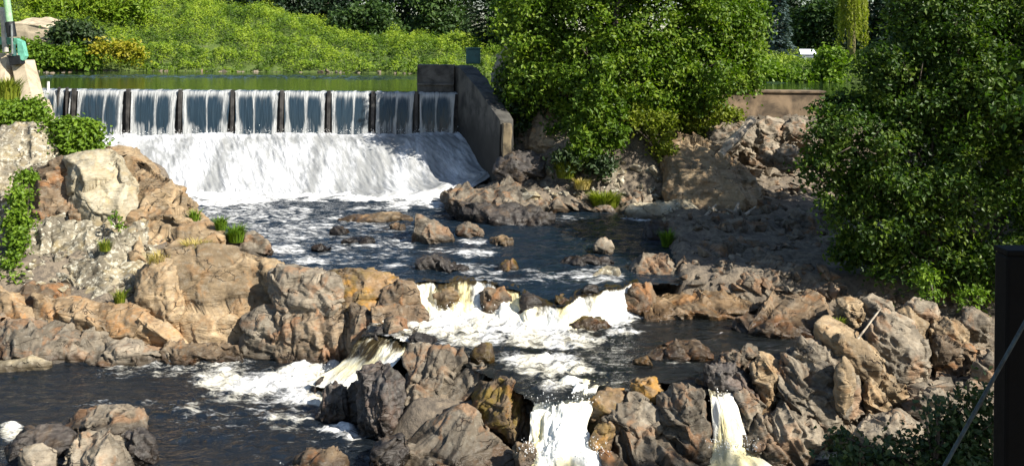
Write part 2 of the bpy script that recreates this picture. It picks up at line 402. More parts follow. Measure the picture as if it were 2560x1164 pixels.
# ------------------------------------------------------------------ water
def inside_poly(pts, poly):
    x, y = pts[:, 0], pts[:, 1]; r = np.zeros(len(pts), bool); n = len(poly)
    for i in range(n):
        (x1, y1), (x2, y2) = poly[i], poly[(i + 1) % n]
        c = ((y1 > y) != (y2 > y)); 
        r ^= c & (x < (x2 - x1) * (y - y1) / (y2 - y1 + 1e-12) + x1)
    return r
def foam_map(P, blobs, grow=1.25):
    q = proj(P); out = np.zeros(len(P)); wob = fbm(np.stack([P[:, 0] * 1.1, P[:, 1] * .7, P[:, 2]], 1), 77, 4) * 1.0
    for (x, y, rx, ry, s) in blobs:
        r = np.sqrt(((q[:, 0] - x) / rx / grow) ** 2 + ((q[:, 1] - y) / ry / grow) ** 2) + wob * .55
        out = np.maximum(out, s * (1 - sstep(.35, 1.25, r)))
    return out
def flat_water(name, poly, z, step, material, blobs, amp=.02, wl=(1.4, 2.6), seed=1, base=0.0, fl_rot=0.0, rough_amp=.10, slope=None):
    P = np.array(poly); x0, y0 = P.min(0) - step; x1, y1 = P.max(0) + step
    xs, ys = np.arange(x0, x1, step), np.arange(y0, y1, step)
    A, B = np.meshgrid(xs, ys); n, m = len(xs), len(ys)
    V = np.stack([A.ravel(), B.ravel(), np.full(A.size, z)], 1)
    if slope is not None: V[:, 2] += slope(V)
    fo = np.clip(foam_map(V, blobs) + base, 0, 1)
    c, s = math.cos(fl_rot), math.sin(fl_rot)
    fl = np.stack([V[:, 0] * c + V[:, 1] * s, -V[:, 0] * s + V[:, 1] * c, np.full(len(V), seed * 3.7)], 1)
    w = fbm(fl * np.array([wl[0], wl[1], 1]), seed, 4)
    V[:, 2] += w * amp + fo * (np.abs(fbm(fl * np.array([2.6, 4.2, 1]), seed + 5, 4)) * 2.2 - .25) * rough_amp
    I, J = np.meshgrid(np.arange(n - 1), np.arange(m - 1)); b = (J * n + I).ravel()
    Fc = np.stack([b, b + 1, b + n + 1, b + n], 1)
    cen = np.stack([V[Fc].mean(1)[:, 0], V[Fc].mean(1)[:, 1]], 1)
    Fc = Fc[inside_poly(cen, poly)]
    o = link(name, np_mesh(name, V, Fc, True, {'foam': fo, 'flow': fl}), material)
    return tag(o, kind='structure')
def ppoly(pts, z): return [tuple(atz(x, y, z)[:2]) for x, y in pts]

WM_pond = water_mat('water_pond', (.016, .030, .012), ruffle=True, wave=.10, wscale=(.6, 2.2), rough=.035, spec=.6)
WM_pool = water_mat('water_pool', (.007, .014, .022), wave=1.1, spec=1.0, wscale=(1.6, 3.0), sc_x=1.6, sc_y=4.6, rough=.07, soft=.42, wdist=.22)  # base colour tinted blue in place of some sky reflection
WM_run = water_mat('water_run', (.009, .010, .009), wave=1.1, spec=.9, wscale=(2.2, 3.2), sc_x=2.4, sc_y=4.6, yellow=.30, rough=.07, soft=.42, wdist=.22)
WM_low = water_mat('water_low', (.008, .011, .014), wave=1.0, spec=.9, wscale=(2.0, 3.4), sc_x=2.2, sc_y=5.0, yellow=.28, rough=.06, soft=.42, wdist=.22)  # blue tint in the base colour adds to the reflected sky
WM_fall = water_mat('water_fall', (.035, .026, .012), shade=.8, fbump=.45, sc_x=3.6, sc_y=1.5, wave=.4, yellow=.75, foamc=(.88, .87, .79), soft=.5)
WM_apron = water_mat('water_apron', (.24, .245, .24), sc_x=2.3, sc_y=.6, wave=.4, foamc=(.64, .65, .66), soft=.8, shade=.78, fbump=.8)
WM_weir = water_mat('water_weir', (.020, .036, .052), sc_x=9, sc_y=.7, wave=.12, wscale=(5, .5), foamc=(.50, .51, .50), rough=.12, soft=.9, shade=.8)

flat_water('pond_water', [(-30, 43.2), (-2.6, 44.05), (-2.4, 48), (11, 48), (11, 45.2), (26, 45.2), (26, 72), (-45, 72), (-45, 50)], 5.955, .22, WM_pond, [(300, 191, 260, 3.5, .8), (640, 192, 330, 3.5, 1), (900, 196, 160, 3, .7), (1900, 206, 60, 4, 1)], amp=.006, wl=(.5, 1.4))

pool_blobs = [(430, 488, 80, 11, 1), (560, 488, 110, 10, 1), (720, 488, 110, 9, .95), (880, 485, 110, 10, 1), (1030, 487, 90, 13, 1), (1130, 478, 70, 12, 1), (640, 535, 220, 40, .46), (720, 580, 110, 26, .45), (860, 600, 260, 70, .34), (800, 640, 200, 30, .4), (430, 506, 70, 9, 1), (520, 508, 90, 7, .85), (620, 500, 100, 8, .95), (760, 500, 100, 7, .6), (900, 496, 90, 9, .95), (1000, 490, 80, 12, 1),
    (1100, 472, 90, 14, 1), (1190, 448, 70, 12, 1), (1040, 508, 90, 12, .7), (940, 520, 90, 9, .5), (660, 530, 170, 30, .5), (720, 570, 170, 36, .46), (850, 560, 120, 24, .42),
    (760, 652, 70, 16, .62), (720, 625, 70, 12, .6), (950, 610, 160, 16, .42), (900, 650, 240, 30, .30), (1120, 625, 120, 10, .45), (1180, 632, 60, 9, .6), (1100, 665, 160, 8, .5),
    (1190, 602, 50, 8, .6), (1240, 680, 130, 8, .5), (1600, 545, 60, 7, .5), (1380, 545, 120, 7, .35), (1500, 690, 80, 18, .5), (1300, 700, 150, 12, .4), (1400, 690, 50, 10, .45)]
lipY = lambda x: .22 * math.sin(2.9 * x + 1) * math.sin(1.3 * x) + .10 * math.sin(7.7 * x) + np.interp(x, [-20, -2.8, -1.5, -.3, .45, 1.4, 2.1, 2.9, 3.7, 12], [24.4, 24.3, 24.4, 24.2, 23.5, 23.3, 23.5, 23.9, 24.3, 24.4])
xs_ = np.linspace(-6.2, 4.6, 90)
lipdip = lambda V: -.30 * np.exp(-((V[:, 0] - 1.0) / 1.0) ** 2) * sstep(24.9, 23.3, V[:, 1])
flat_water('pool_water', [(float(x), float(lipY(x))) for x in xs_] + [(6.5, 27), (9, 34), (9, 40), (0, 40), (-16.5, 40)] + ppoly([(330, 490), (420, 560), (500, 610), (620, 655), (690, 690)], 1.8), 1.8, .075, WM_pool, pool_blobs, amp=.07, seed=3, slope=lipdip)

run_blobs = [(1240, 800, 240, 36, .95), (1430, 790, 190, 44, .95), (1340, 850, 230, 20, .7), (1120, 805, 90, 34, .8), (1320, 840, 260, 22, .55), (1350, 915, 130, 34, .55), (1090, 785, 80, 24, 1), (1190, 800, 130, 24, 1), (1330, 792, 110, 26, 1), (1450, 775, 100, 32, 1), (1550, 750, 60, 26, .95), (1150, 822, 110, 14, .8), (1300, 825, 150, 14, .85),
    (1560, 830, 70, 14, .6), (1330, 898, 100, 16, .92), (1400, 925, 70, 16, .75), (1275, 885, 50, 14, .5), (1380, 965, 60, 18, .7), (1000, 850, 60, 12, .5), (1200, 850, 160, 14, .45),
    (1480, 860, 140, 14, .32), (1420, 850, 200, 30, .22), (1440, 900, 120, 40, .3), (1620, 790, 60, 10, .5), (1540, 925, 60, 10, .4), (1700, 908, 40, 5, .4)]
flat_water('run_water', ppoly([(1030,858),(950,836),(902,842),(925,810),(1000,790),(1030,770)],1.15) + [(-3.2,25.2),(5,25.2),(8.5,24.5)] + ppoly([(2010,845),(1960,905),(1890,905),(1806,905),(1842,985),(1774,990),(1742,968),(1640,955),(1572,978),(1500,980),(1480,992),(1338,1008),(1310,990),(1240,950),(1180,922),(1110,880),(1045,866)],1.15), 1.15, .055, WM_run, run_blobs, amp=.03, seed=11, rough_amp=.14)

low_blobs = [(720, 960, 190, 50, .85), (800, 960, 90, 50, .95), (600, 955, 120, 24, .8), (520, 920, 200, 26, .45), (640, 1040, 240, 46, .34), (760, 1120, 200, 50, .2), (790, 922, 70, 20, 1), (700, 950, 120, 24, .95), (640, 970, 110, 20, .92), (760, 1000, 100, 16, .95), (560, 940, 100, 12, .62), (620, 1000, 150, 12, .5), (840, 1072, 40, 9, 1),
    (30, 1080, 36, 26, .85), (365, 1135, 22, 34, .8), (480, 1020, 60, 22, .45), (720, 1045, 80, 10, .55), (450, 905, 240, 9, .62), (400, 930, 200, 18, .36), (150, 940, 140, 10, .2), (560, 1060, 160, 40, .26), (900, 1090, 60, 8, .6),
    (1420, 1160, 130, 60, 1), (1900, 1150, 110, 18, .95), (2030, 1140, 60, 10, .8), (1860, 1135, 60, 16, 1), (300, 1010, 120, 14, .3)]
flat_water('lower_water', [(-24, 14), (-24, 25), (-3, 25), (-2, 19.5), (8, 19.5), (10, 17), (8, 12), (-10, 12)], 0.0, .07, WM_low, low_blobs, amp=.045, seed=21, rough_amp=.16)

def bilinear(rows, nu, nv, ease=None):
    """rows: list of polylines (each (k,3)) from the top to the bottom of a fall; returns a (nv,nu,3) grid"""
    R = []
    for r in rows:
        r = np.array(r, float); d = np.concatenate([[0], np.cumsum(np.linalg.norm(np.diff(r, axis=0), axis=1))]); d /= d[-1]
        u = np.linspace(0, 1, nu); c = np.stack([np.interp(u, d, r[:, k]) for k in range(3)], 1)
        for _ in range(max(2, nu // 40)):
            c[1:-1] = (c[:-2] + 2 * c[1:-1] + c[2:]) / 4
        R.append(c)
    R = np.array(R); v = np.linspace(0, len(rows) - 1, nv); G = np.zeros((nv, nu, 3))
    def tang(i): return (R[min(i + 1, len(R) - 1)] - R[max(i - 1, 0)]) / 2
    for j, x in enumerate(v):
        i = min(int(x), len(rows) - 2); t = x - i
        G[j] = (2*t**3-3*t**2+1) * R[i] + (t**3-2*t**2+t) * tang(i) * .8 + (-2*t**3+3*t**2) * R[i+1] + (t**3-t**2) * tang(i+1) * .8
    return G
def ribbon(name, G, fo, material, amp=.05, freq=(3.0, 1.0), seed=1, hole=None, parent=None):
    nv, nu, _ = G.shape
    du = np.zeros((nv, nu)); du[:, 1:] = np.cumsum(np.linalg.norm(np.diff(G, axis=1), axis=2), 1)
    dv = np.zeros((nv, nu)); dv[1:] = np.cumsum(np.linalg.norm(np.diff(G, axis=0), axis=2), 0)
    uu = np.repeat(du[nv // 2][None], nv, 0)
    fl = np.stack([uu, dv, np.full((nv, nu), seed * 2.3)], 2).reshape(-1, 3)
    tu = np.gradient(G, axis=1); tv = np.gradient(G, axis=0); n = np.cross(tu, tv); n /= np.linalg.norm(n, axis=2, keepdims=True) + 1e-9
    n = np.where(n[..., 2:3] + -0.5 * n[..., 1:2] < 0, -n, n)
    d = fbm(fl * np.array([freq[0], freq[1], 1]), seed, 4) * amp + fbm(fl * np.array([freq[0] * 4, freq[1] * 2.5, 1]), seed + 9, 3) * amp * .4
    V = (G + n * d.reshape(nv, nu, 1)).reshape(-1, 3)
    I, J = np.meshgrid(np.arange(nu - 1), np.arange(nv - 1)); b = (J * nu + I).ravel()
    Fc = np.stack([b, b + nu, b + nu + 1, b + 1], 1)
    if hole is not None:
        hm = hole.reshape(-1); Fc = Fc[~(hm[Fc].any(1))]
    o = link(name, np_mesh(name, V, Fc, True, {'foam': np.clip(fo.reshape(-1), 0, 1), 'flow': fl}), material)
    return tag(o, kind='structure') if parent is None else o
def ptsz(l, z): return [atz(x, y, z) for x, y in l]
def ptsY(l, Y): return [at(x, y, Y) for x, y in l]

# falls from the pool into the middle run
nu, nv = 230, 40
lipx = np.linspace(-2.95, 3.6, 60)
ld = lambda x, y: float(lipdip(np.array([[x, y, 0.0]]))[0])
r0 = [(x, lipY(x) + .35, 1.80 + ld(x, lipY(x) + .35)) for x in lipx]; r1 = [(x, lipY(x) + .03, 1.79 + ld(x, lipY(x))) for x in lipx]
r2 = [(x, lipY(x) - .25, 1.54 + .6 * ld(x, lipY(x))) for x in lipx]; r3 = [(x * .99, lipY(x) - .58, 1.25) for x in lipx]; r4 = [(x * .98, lipY(x) - 1.15, 1.10) for x in lipx]
G = bilinear([r0, r1, r2, r3, r4], nu, nv)
px = proj(G)[..., 0]; v = np.linspace(0, 1, nv)[:, None]
st = fbm(np.stack([G[..., 0].ravel() * 2.4, v.repeat(nu, 1).ravel() * .6, np.zeros(nu * nv)], 1), 4, 4).reshape(nv, nu)
col = np.interp(px, [1030, 1050, 1080, 1095, 1140, 1160, 1200, 1260, 1290, 1320, 1345, 1390, 1410, 1490, 1530, 1590], [.5, 1, .95, .4, .4, 1, .9, .85, .65, 1, .75, .7, .95, .9, .95, .6])
fo = np.clip(col * .95 + st * .8, 0, 1) * sstep(.18, .40, v) + sstep(.62, .85, v) * .8
ribbon('upper_falls_water', G, fo, WM_fall, .13, (2.2, 1.6), 5)

# plunge between the two foreground rock masses
rows = [[atz(1300, 960, 1.14), atz(1400, 945, 1.14), atz(1520, 955, 1.14)], [atz(1335, 1000, 1.12), atz(1420, 978, 1.12), atz(1490, 985, 1.12)],
        [at(1330, 1030, 18.05), at(1410, 1005, 17.95), at(1482, 1020, 18.1)], [at(1322, 1085, 17.6), at(1400, 1070, 17.4), at(1470, 1075, 17.7)],
        [at(1310, 1140, 17.2), at(1400, 1140, 16.9), at(1490, 1135, 17.2)], [at(1290, 1230, 16.7), at(1410, 1240, 16.3), at(1550, 1230, 16.7)]]
G = bilinear(rows, 70, 90); v = np.linspace(0, 1, 90)[:, None]; u = np.linspace(0, 1, 70)[None]
ribbon('plunge_water', G, 1.0 + 0 * v + 0 * u, WM_fall, .20, (2.4, 1.7), 8)
# thin fall on the right
rows = [[atz(1770, 975, 1.14), atz(1800, 968, 1.14), atz(1840, 975, 1.14)], [atz(1776, 998, 1.13), atz(1803, 991, 1.13), atz(1834, 996, 1.13)], [at(1779, 1020, 17.95), at(1808, 1012, 17.85), at(1844, 1018, 17.95)],
        [at(1782, 1080, 17.75), at(1818, 1080, 17.6), at(1862, 1080, 17.75)], [at(1780, 1128, 17.6), at(1825, 1135, 17.35), at(1882, 1125, 17.6)], [at(1760, 1165, 17.5), at(1830, 1175, 17.1), at(1930, 1165, 17.4)]]
G = bilinear(rows, 44, 70); v = np.linspace(0, 1, 70)[:, None]; u = np.linspace(0, 1, 44)[None]
ribbon('thin_fall_water', G, .5 + .4 * sstep(.1, .22, v) + .2 * sstep(.7, .9, v) + 0 * u, WM_fall, .05, (6, 1.0), 12)
# dark chute on the left of the foreground rocks, and the white one beside it
rows = [[atz(925, 815, 1.16), atz(975, 805, 1.16), atz(1050, 815, 1.16)], [atz(905, 838, 1.13), atz(950, 832, 1.13), atz(1030, 850, 1.13)], [at(885, 862, 21.9), at(930, 860, 21.7), at(1010, 880, 21.2)],
        [at(868, 890, 21.9), at(915, 890, 21.5), at(990, 905, 20.7)], [at(835, 920, 21.8), at(890, 925, 21.3), at(970, 930, 20.4)], [at(770, 960, 21.2), at(840, 975, 20.6), at(960, 990, 19.8)]]
G = bilinear(rows, 70, 70); v = np.linspace(0, 1, 70)[:, None]; u = np.linspace(0, 1, 70)[None]
ribbon('chute_water', G, np.clip(.36 + .65 * sstep(.55, .8, v) + .35 * sstep(.45, .6, u) * sstep(.3, .45, v), 0, 1), WM_fall, .07, (4, 1.2), 15)

# ------------------------------------------------------------------ weir
ZCR = 5.91
wl0, wl1 = at(60, 226, 42.9), at(1148, 233, 43.9)
def crest(px_):
    """a point of the crest seen at photo column px_"""
    a = (px_ - 1280.0) / F; d = wl1 - wl0
    # X = a*Y along the crest line (the small roll is left out on purpose)
    s = (a * wl0[1] - wl0[0]) / (d[0] - a * d[1]); p = wl0 + s * d; p[2] = ZCR; return p
conc = simple_mat('weir_concrete', (.055, .05, .045), .7, var=.6, scale=2)
posts_px = [88, 190, 325, 455, 585, 708, 825, 935, 1043, 1146]
wd = (wl1 - wl0); wd[2] = 0; wd /= np.linalg.norm(wd); wn = np.array([wd[1], -wd[0], 0])          # downstream normal
mid = crest(600); weir = empty('weir', tuple(mid[:2]) + (3.4,), 'long concrete weir with dark upright posts and water spilling over its crest', 'weir')
mb = MB(); A, B = crest(40), crest(1152)
prof = [(-.55, 2.5), (-.55, -.06), (-.25, -.03), (.02, -.06), (.05, -.25), (.12, -2.6), (.12, -3.6)]
def pr(p, o): return [(p[0] - wn[0] * -a, p[1] - wn[1] * -a, (ZCR + b) if b < 1 else 2.0) for a, b in o]
prof = [(-.6, -3.6), (-.6, -.10), (-.3, -.05), (0, -.07), (.03, -.2), (.10, -3.6)]
mb.prism(pr(A, prof), pr(B, prof)).build('spillway_wall', conc, weir)
for q in posts_px[1:-1] + [152, 172]:
    p = crest(q); w = .17 if q > 180 else .07
    c = p + wn * .13; MB().box((c[0], c[1], ZCR - 1.05 + (.03 if q > 180 else .1)), (w, .22, 2.22), math.atan2(wd[1], wd[0])).build('post', conc, weir, bevel=.02)
p = crest(122); MB().box((p[0], p[1], ZCR + .12), (.09, .09, .6)).build('gauge_stake', simple_mat('stake_white', (.7, .72, .66)), weir, bevel=.01)
zt = lambda s: 3.74 + .24 * s
def curtain(i, a, b):
    n = int((b - a) * .9) + 16; m = 46; rng = np.random.default_rng(i + 40)
    u = np.linspace(0, 1, n); qx = a + (b - a) * u; C = np.array([crest(q) for q in qx]); G = np.zeros((m, n, 3))
    for j in range(m):
        t = j / (m - 1)
        if t < .14:
            k = t / .14; off = -.55 + .60 * k; z = 5.965 - .055 * k ** 3
        else:
            k = (t - .14) / .86; z = 5.91 - (5.91 - 3.72) * k; off = .05 + .30 * math.sqrt(k) * (1 - .25 * k) + .06 * k
        G[j] = C + wn * off; G[j, :, 2] = z
    pull = (u - .5); G += (wd[None, None] * (-pull[None, :, None] * .16 * np.linspace(0, 1, m)[:, None, None] ** .7))
    U = np.repeat(u[None], m, 0); T_ = np.repeat(np.linspace(0, 1, m)[:, None], n, 1)
    nz = lambda f, s: fbm(np.stack([U.ravel() * f + i * 9.1, T_.ravel() * .6, np.zeros(U.size)], 1), s, 3).reshape(m, n)
    g = lambda c, w: np.exp(-((U - c - .012 * np.sin(T_ * 5 + i)) / w) ** 2)
    cs = .5 + rng.uniform(-.08, .08)
    fo = .95 * g(.09, .04) + .9 * g(.91, .045) * rng.uniform(.6, 1.1) + .85 * g(cs, rng.uniform(.02, .04)) + .5 * g(.15, .06) * sstep(.2, .9, T_) + .4 * g(.85, .05)
    fo += .55 * np.exp(-((T_ - .17) / .07) ** 2) + .34 * (1 - sstep(.2, .62, T_))  
    fr = rng.uniform(.68, .82) + .16 * nz(16, 3) + .06 * np.sin(U * 9 + i)
    fo += .66 * sstep(fr - .10, fr + .05, T_) * (.7 + .8 * nz(30, 8)) + .18 * nz(12, 6) * sstep(.15, .3, T_)
    if i == 0: fo += .5 * g(.3, .05) + .5 * g(.66, .08)
    hole = (U < .05 + .035 * nz(5, 2)) | (U > .95 - .035 * nz(5, 4))
    if i == 0: hole |= (np.abs(U - .84) < .07) & (T_ > .12)
    hole &= T_ > .16
    ribbon('weir_water', G, np.clip(fo * .9, 0, 1), WM_weir, .025, (6, .7), i + 3, hole)
for i in range(len(posts_px) - 1): curtain(i, posts_px[i], posts_px[i + 1])

# the sloping white apron
top = [(a, b) for a, b in ((205, 345), (262, 341), (420, 339), (560, 337), (700, 335), (850, 333), (1000, 331), (1100, 331), (1152, 331))]
C0 = [crest(q) + wn * .05 for q, _ in top]; C1 = [crest(q) + wn * .50 for q, _ in top]
r0 = [(c[0], c[1], zt(k / 8) + .05) for k, c in enumerate(C0)]; r1 = [(c[0], c[1], zt(k / 8)) for k, c in enumerate(C1)]
foot = [(215, 500), (285, 503), (445, 503), (595, 499), (748, 497), (910, 492), (1055, 476), (1160, 453), (1243, 430)]
r5 = [at(x, y, Y) for (x, y), Y in zip(foot, (37, 37, 37.1, 37.3, 37.5, 37.8, 38.2, 38.6, 38.9))]
def blend(t, k, sag=0.0): return [(a[0] + (b[0] - a[0]) * t, a[1] + (b[1] - a[1]) * t, a[2] + (b[2] - a[2]) * k) for a, b in zip(r1, r5)]
rows = [r0, r1, blend(.14, .10), blend(.3, .27), blend(.5, .54), blend(.7, .8), blend(.87, .95), r5, [(p[0] - .25 * k, p[1] - .5 - .12 * k, 1.70) for k, p in enumerate(r5)]]
nu, nv = 420, 150; G = bilinear(rows, nu, nv)
U = np.repeat(np.linspace(0, 1, nu)[None], nv, 0); T_ = np.repeat(np.linspace(0, 1, nv)[:, None], nu, 1)
q = np.stack([G[..., 0].ravel() * 1.5 - T_.ravel() * 1.3, T_.ravel() * 1.3, np.zeros(U.size)], 1)
big = fbm(q, 31, 4).reshape(nv, nu)
fo = .66 + .62 * big - .26 * sstep(.62, .9, U) * sstep(.25, .6, T_) - .5 * np.exp(-((U - .965) / .03) ** 2 - ((T_ - .3) / .16) ** 2) - .35 * np.exp(-((U - .62) / .02) ** 2 - ((T_ - .72) / .08) ** 2)
fo = np.clip(np.maximum(fo, .22), 0, 1) + .5 * sstep(.90, .96, T_) + .3 * (1 - sstep(.1, .22, T_))
GA = G[::4, ::6].copy(); GA[..., 2] -= .28; GA[..., 1] += .12; na, ma = GA.shape[:2]; I, J = np.meshgrid(np.arange(ma - 1), np.arange(na - 1)); b = (J * ma + I).ravel()
o = link('apron_slab', np_mesh('apron_slab', GA.reshape(-1, 3), np.stack([b, b + ma, b + ma + 1, b + 1], 1)), conc, weir); o.matrix_parent_inverse = Matrix.Translation(-Vector(weir.location))
ribbon('apron_water', G, np.clip(fo, 0, 1), WM_apron, .13, (1.7, .6), 33)

# drops flung up where the water lands
def spray(name, spots, seed):
    rng = np.random.default_rng(seed); o = np.array([(1,0,0),(-1,0,0),(0,1,0),(0,-1,0),(0,0,1),(0,0,-1)], float); f = np.array([(0,2,4),(2,1,4),(1,3,4),(3,0,4),(2,0,5),(1,2,5),(3,1,5),(0,3,5)])
    VV, FF, k = [], [], 0
    for c, r, n, s in spots:
        p = np.array(c) + rng.normal(size=(n, 3)) * np.array(r) * .5; p[:, 2] = c[2] + np.abs(p[:, 2] - c[2])
        q = s * rng.uniform(.35, 1.0, (n, 1, 1)) * np.stack([rng.uniform(.6, 1, n), rng.uniform(.6, 1, n), rng.uniform(.7, 1.8, n)], 1)[:, None]
        VV.append((p[:, None] + o[None] * q).reshape(-1, 3)); FF.append((f[None] + (np.arange(n) * 6)[:, None, None]).reshape(-1, 3) + k); k += n * 6
    m, t, bs = mat('spray_drops'); bs.inputs['Base Color'].default_value = (.88, .88, .86, 1); bs.inputs['Roughness'].default_value = .3
    return tag(link(name, np_mesh(name, np.concatenate(VV), np.concatenate(FF)), m), kind='stuff')
sp = []
for x, y, Y, n in ((1330,1130,16.9,90),(1400,1120,16.7,110),(1480,1130,17.0,90),(1370,1010,17.9,40),(1450,1000,17.9,40),(1800,1120,17.3,60),(1860,1120,17.3,60),(1810,1000,17.8,20)): sp.append((at(x, y, Y), (.35, .25, .22), n, .016))
for x in range(1050, 1600, 40): sp.append((atz(x, 778, 1.2), (.4, .25, .20), 34, .018))
for x in (800, 840, 880): sp.append((atz(x, 930, .05), (.4, .3, .2), 40, .018))
for k in range(40): sp.append((tuple(C1[0] + (C1[-1] - C1[0]) * (k + .5) / 40 * np.array([1, 1, 0]) + np.array([0, 0, 3.80 - C1[0][2] + .22 * k / 40])), (.6, .15, .25), 12, .02))
spray('spray', sp, 4)

# ------------------------------------------------------------------ rocks
ROCKS = []
def R(name, label, cat, m, w, outline, s=.6, T=None, inner=None, amp=1.0, Y=None, group=None, ext=.5, wet=True, bulge=.15, cellsize=None, extra=None, vox=None):
    """outline: points in the photograph; its lowest point stands on level w (or at distance Y), the face leans back by s"""
    ROCKS.append(dict(name=name, label=label, cat=cat, m=m, w=w, outline=outline, s=s, T=T, inner=inner, amp=amp, Y=Y, group=group, ext=ext, wet=wet, bulge=bulge, cell=cellsize, extra=extra, vox=vox))
GL, GF, GC, GJ, GK, GP, GI, GM, GB = ('blocks of the big left outcrop', 'rocks of the ledge beside the upper falls', 'rocks of the mass left of the white plunge', 'rocks between the plunge and the thin fall',
    'rocks on the right bank', 'rocks standing in the upper pool', 'rocks of the island under the big tree', 'rocks in the middle run', 'rocks in the lower left pool')
# left outcrop
R('boulder', 'grey lichen speckled boulder under the leafy shrubs at the far left edge', 'boulder', 'lichen', 0, [(-30,330),(0,322),(60,316),(125,326),(142,356),(122,392),(85,424),(40,444),(-30,440)], Y=29.8, s=.9, group=GL, wet=False)
R('boulder', 'pale cream boulder with one dark brown side, left of the white apron', 'boulder', 'pale', 0, [(170,400),(225,388),(274,384),(299,404),(313,433),(340,480),(353,522),(338,556),(304,560),(220,566),(200,545),(180,440)], Y=27.9, s=.5, inner=[(195,430,-.5),(215,540,-.5),(300,440,-.3),(310,540,-.45)], group=GL, wet=False, amp=.4)
R('boulder', 'brown shaded boulder face between the green creeper and the cream boulder', 'boulder', 'brown', 0, [(81,438),(130,414),(185,397),(200,440),(218,560),(166,570),(98,541),(83,492)], Y=27.95, s=.55, inner=[(150,470,-.15),(170,545,-.3)], group=GL, wet=False)
R('rock_slope', 'tan slope of broken rock falling from the cream boulder to the pool', 'rock', 'tan', 0, [(284,380),(318,385),(340,408),(345,450),(385,494),(465,522),(514,546),(545,582),(555,612),(490,628),(416,636),(353,620),(330,560)], Y=26.2, s=1.4, group=GL, wet=False, amp=1.3, bulge=.12)
R('rock', 'shadowed grey rock behind the green creeper at the left edge', 'rock', 'lichen', 0, [(-40,430),(30,430),(40,500),(30,600),(35,690),(-40,720)], Y=26.2, s=.6, group=GL, wet=False)
R('rock_slope', 'rough lichen covered grey rock slope below the cream boulder', 'rock', 'lichen', 0, [(40,640),(64,600),(98,552),(166,562),(255,560),(343,562),(364,634),(355,680),(325,724),(304,750),(235,756),(137,746),(59,726),(29,700)], Y=25.0, s=1.15, group=GL, wet=False, amp=2.2, bulge=.15, cellsize=.45)
R('boulder', 'rounded ochre block with cracks round it in the middle of the left outcrop', 'boulder', 'tan', 0, [(353,678),(392,652),(431,665),(451,698),(458,742),(455,781),(431,803),(392,791),(365,766),(350,732)], Y=23.9, s=.6, inner=[(400,700,-.25),(420,770,-.3)], group=GL, wet=False, amp=.6)
R('boulder', 'broad tan block, the largest of the left outcrop', 'boulder', 'tan', 0, [(425,640),(490,622),(588,637),(646,652),(678,703),(683,750),(610,800),(604,850),(539,866),(485,855),(462,801),(462,742),(444,690)], Y=23.6, s=.62, inner=[(560,700,-.18),(540,800,-.22)], group=GL, wet=False, amp=.5)
R('rock', 'small tan wedge beside the pool, on the right shoulder of the broad tan block', 'rock', 'tan', 0, [(641,654),(686,652),(732,673),(737,695),(686,715),(661,685)], Y=24.3, s=1.2, group=GL, wet=False, amp=.6)
R('rock_slab', 'orange slab beneath the rounded ochre block', 'slab', 'orange', 0, [(180,770),(250,756),(330,752),(345,775),(385,798),(441,808),(467,848),(406,858),(338,848),(294,838),(235,815),(190,812)], Y=23.5, s=.55, group=GL, wet=False, amp=.7)
R('rock_slab', 'orange slab with a dark crack on its left, under the lichen slope', 'slab', 'orange', 0, [(92,730),(140,740),(215,752),(255,770),(262,805),(200,818),(137,803),(98,785)], Y=23.9, s=.5, group=GL, wet=False, amp=.7)
R('rock_slab', 'yellow orange rock at the left edge above the grey shelf', 'slab', 'orange', 0, [(-40,716),(0,713),(44,732),(73,766),(102,791),(64,803),(-40,806)], Y=24.0, s=.6, group=GL, wet=False, amp=.7)
R('rock_ledge', 'low grey shelf at the left edge of the lower pool', 'rock ledge', 'slab', 0, [(-60,800),(60,798),(130,800),(200,812),(232,850),(225,895),(130,902),(60,906),(-60,912)], s=1.1, group=GL, amp=1.0, bulge=.15)
R('rock_slab', 'pale bare slab at the waterline in the left corner of the outcrop', 'slab', 'pale', 0, [(-50,905),(40,893),(95,886),(130,900),(90,914),(30,924),(-50,930)], s=.9, group=GL, amp=.4)
R('rock_ledge', 'grey brown shelf in the middle of the outcrop foot', 'rock ledge', 'slab', 0, [(205,815),(294,842),(345,852),(415,862),(430,890),(410,908),(343,913),(220,908),(200,870)], s=.9, group=GL, amp=1.0, bulge=.15)
R('rock_ledge', 'brown shelf under the broad tan block at the waterline', 'rock ledge', 'brown', 0, [(410,860),(480,858),(540,868),(600,860),(612,890),(590,898),(490,904),(410,910),(405,880)], s=.7, group=GL, amp=.9, bulge=.15)
R('rock_ledge', 'long brown bedrock core showing in the gaps between the tan blocks', 'rock ledge', 'brown', 0, [(40,760),(200,738),(350,700),(640,680),(1000,722),(1015,780),(900,870),(600,890),(200,880),(40,850)], Y=23.95, s=.66, group=GL, wet=False, amp=1.6, bulge=.02, T=1.5)
# ledge beside the upper falls
R('boulder', 'squat grey tan block right of the broad tan block', 'boulder', 'slab', 0, [(607,795),(650,765),(690,754),(735,762),(737,801),(692,878),(678,902),(607,896)], s=.45, group=GF, amp=.8)
R('boulder', 'mottled grey brown block with a flat top beside the pool', 'boulder', 'slab', 0, [(690,680),(735,668),(802,671),(831,687),(847,733),(833,760),(744,772),(683,760),(680,720)], Y=23.2, s=.75, group=GF, wet=False)
R('boulder', 'steep brown rock face with upright ribs above the lower pool', 'boulder', 'column', 0, [(690,780),(744,757),(831,745),(857,761),(876,780),(884,841),(876,877),(856,905),(800,908),(690,906),(680,850)], s=.35, group=GF, amp=1.3, cellsize=.35)
R('rock_column', 'leaning grey rock rib beside the dark chute', 'rock', 'column', 0, [(872,764),(905,772),(937,798),(947,822),(922,852),(887,884),(876,850)], Y=22.6, s=.4, group=GF, amp=1.0)
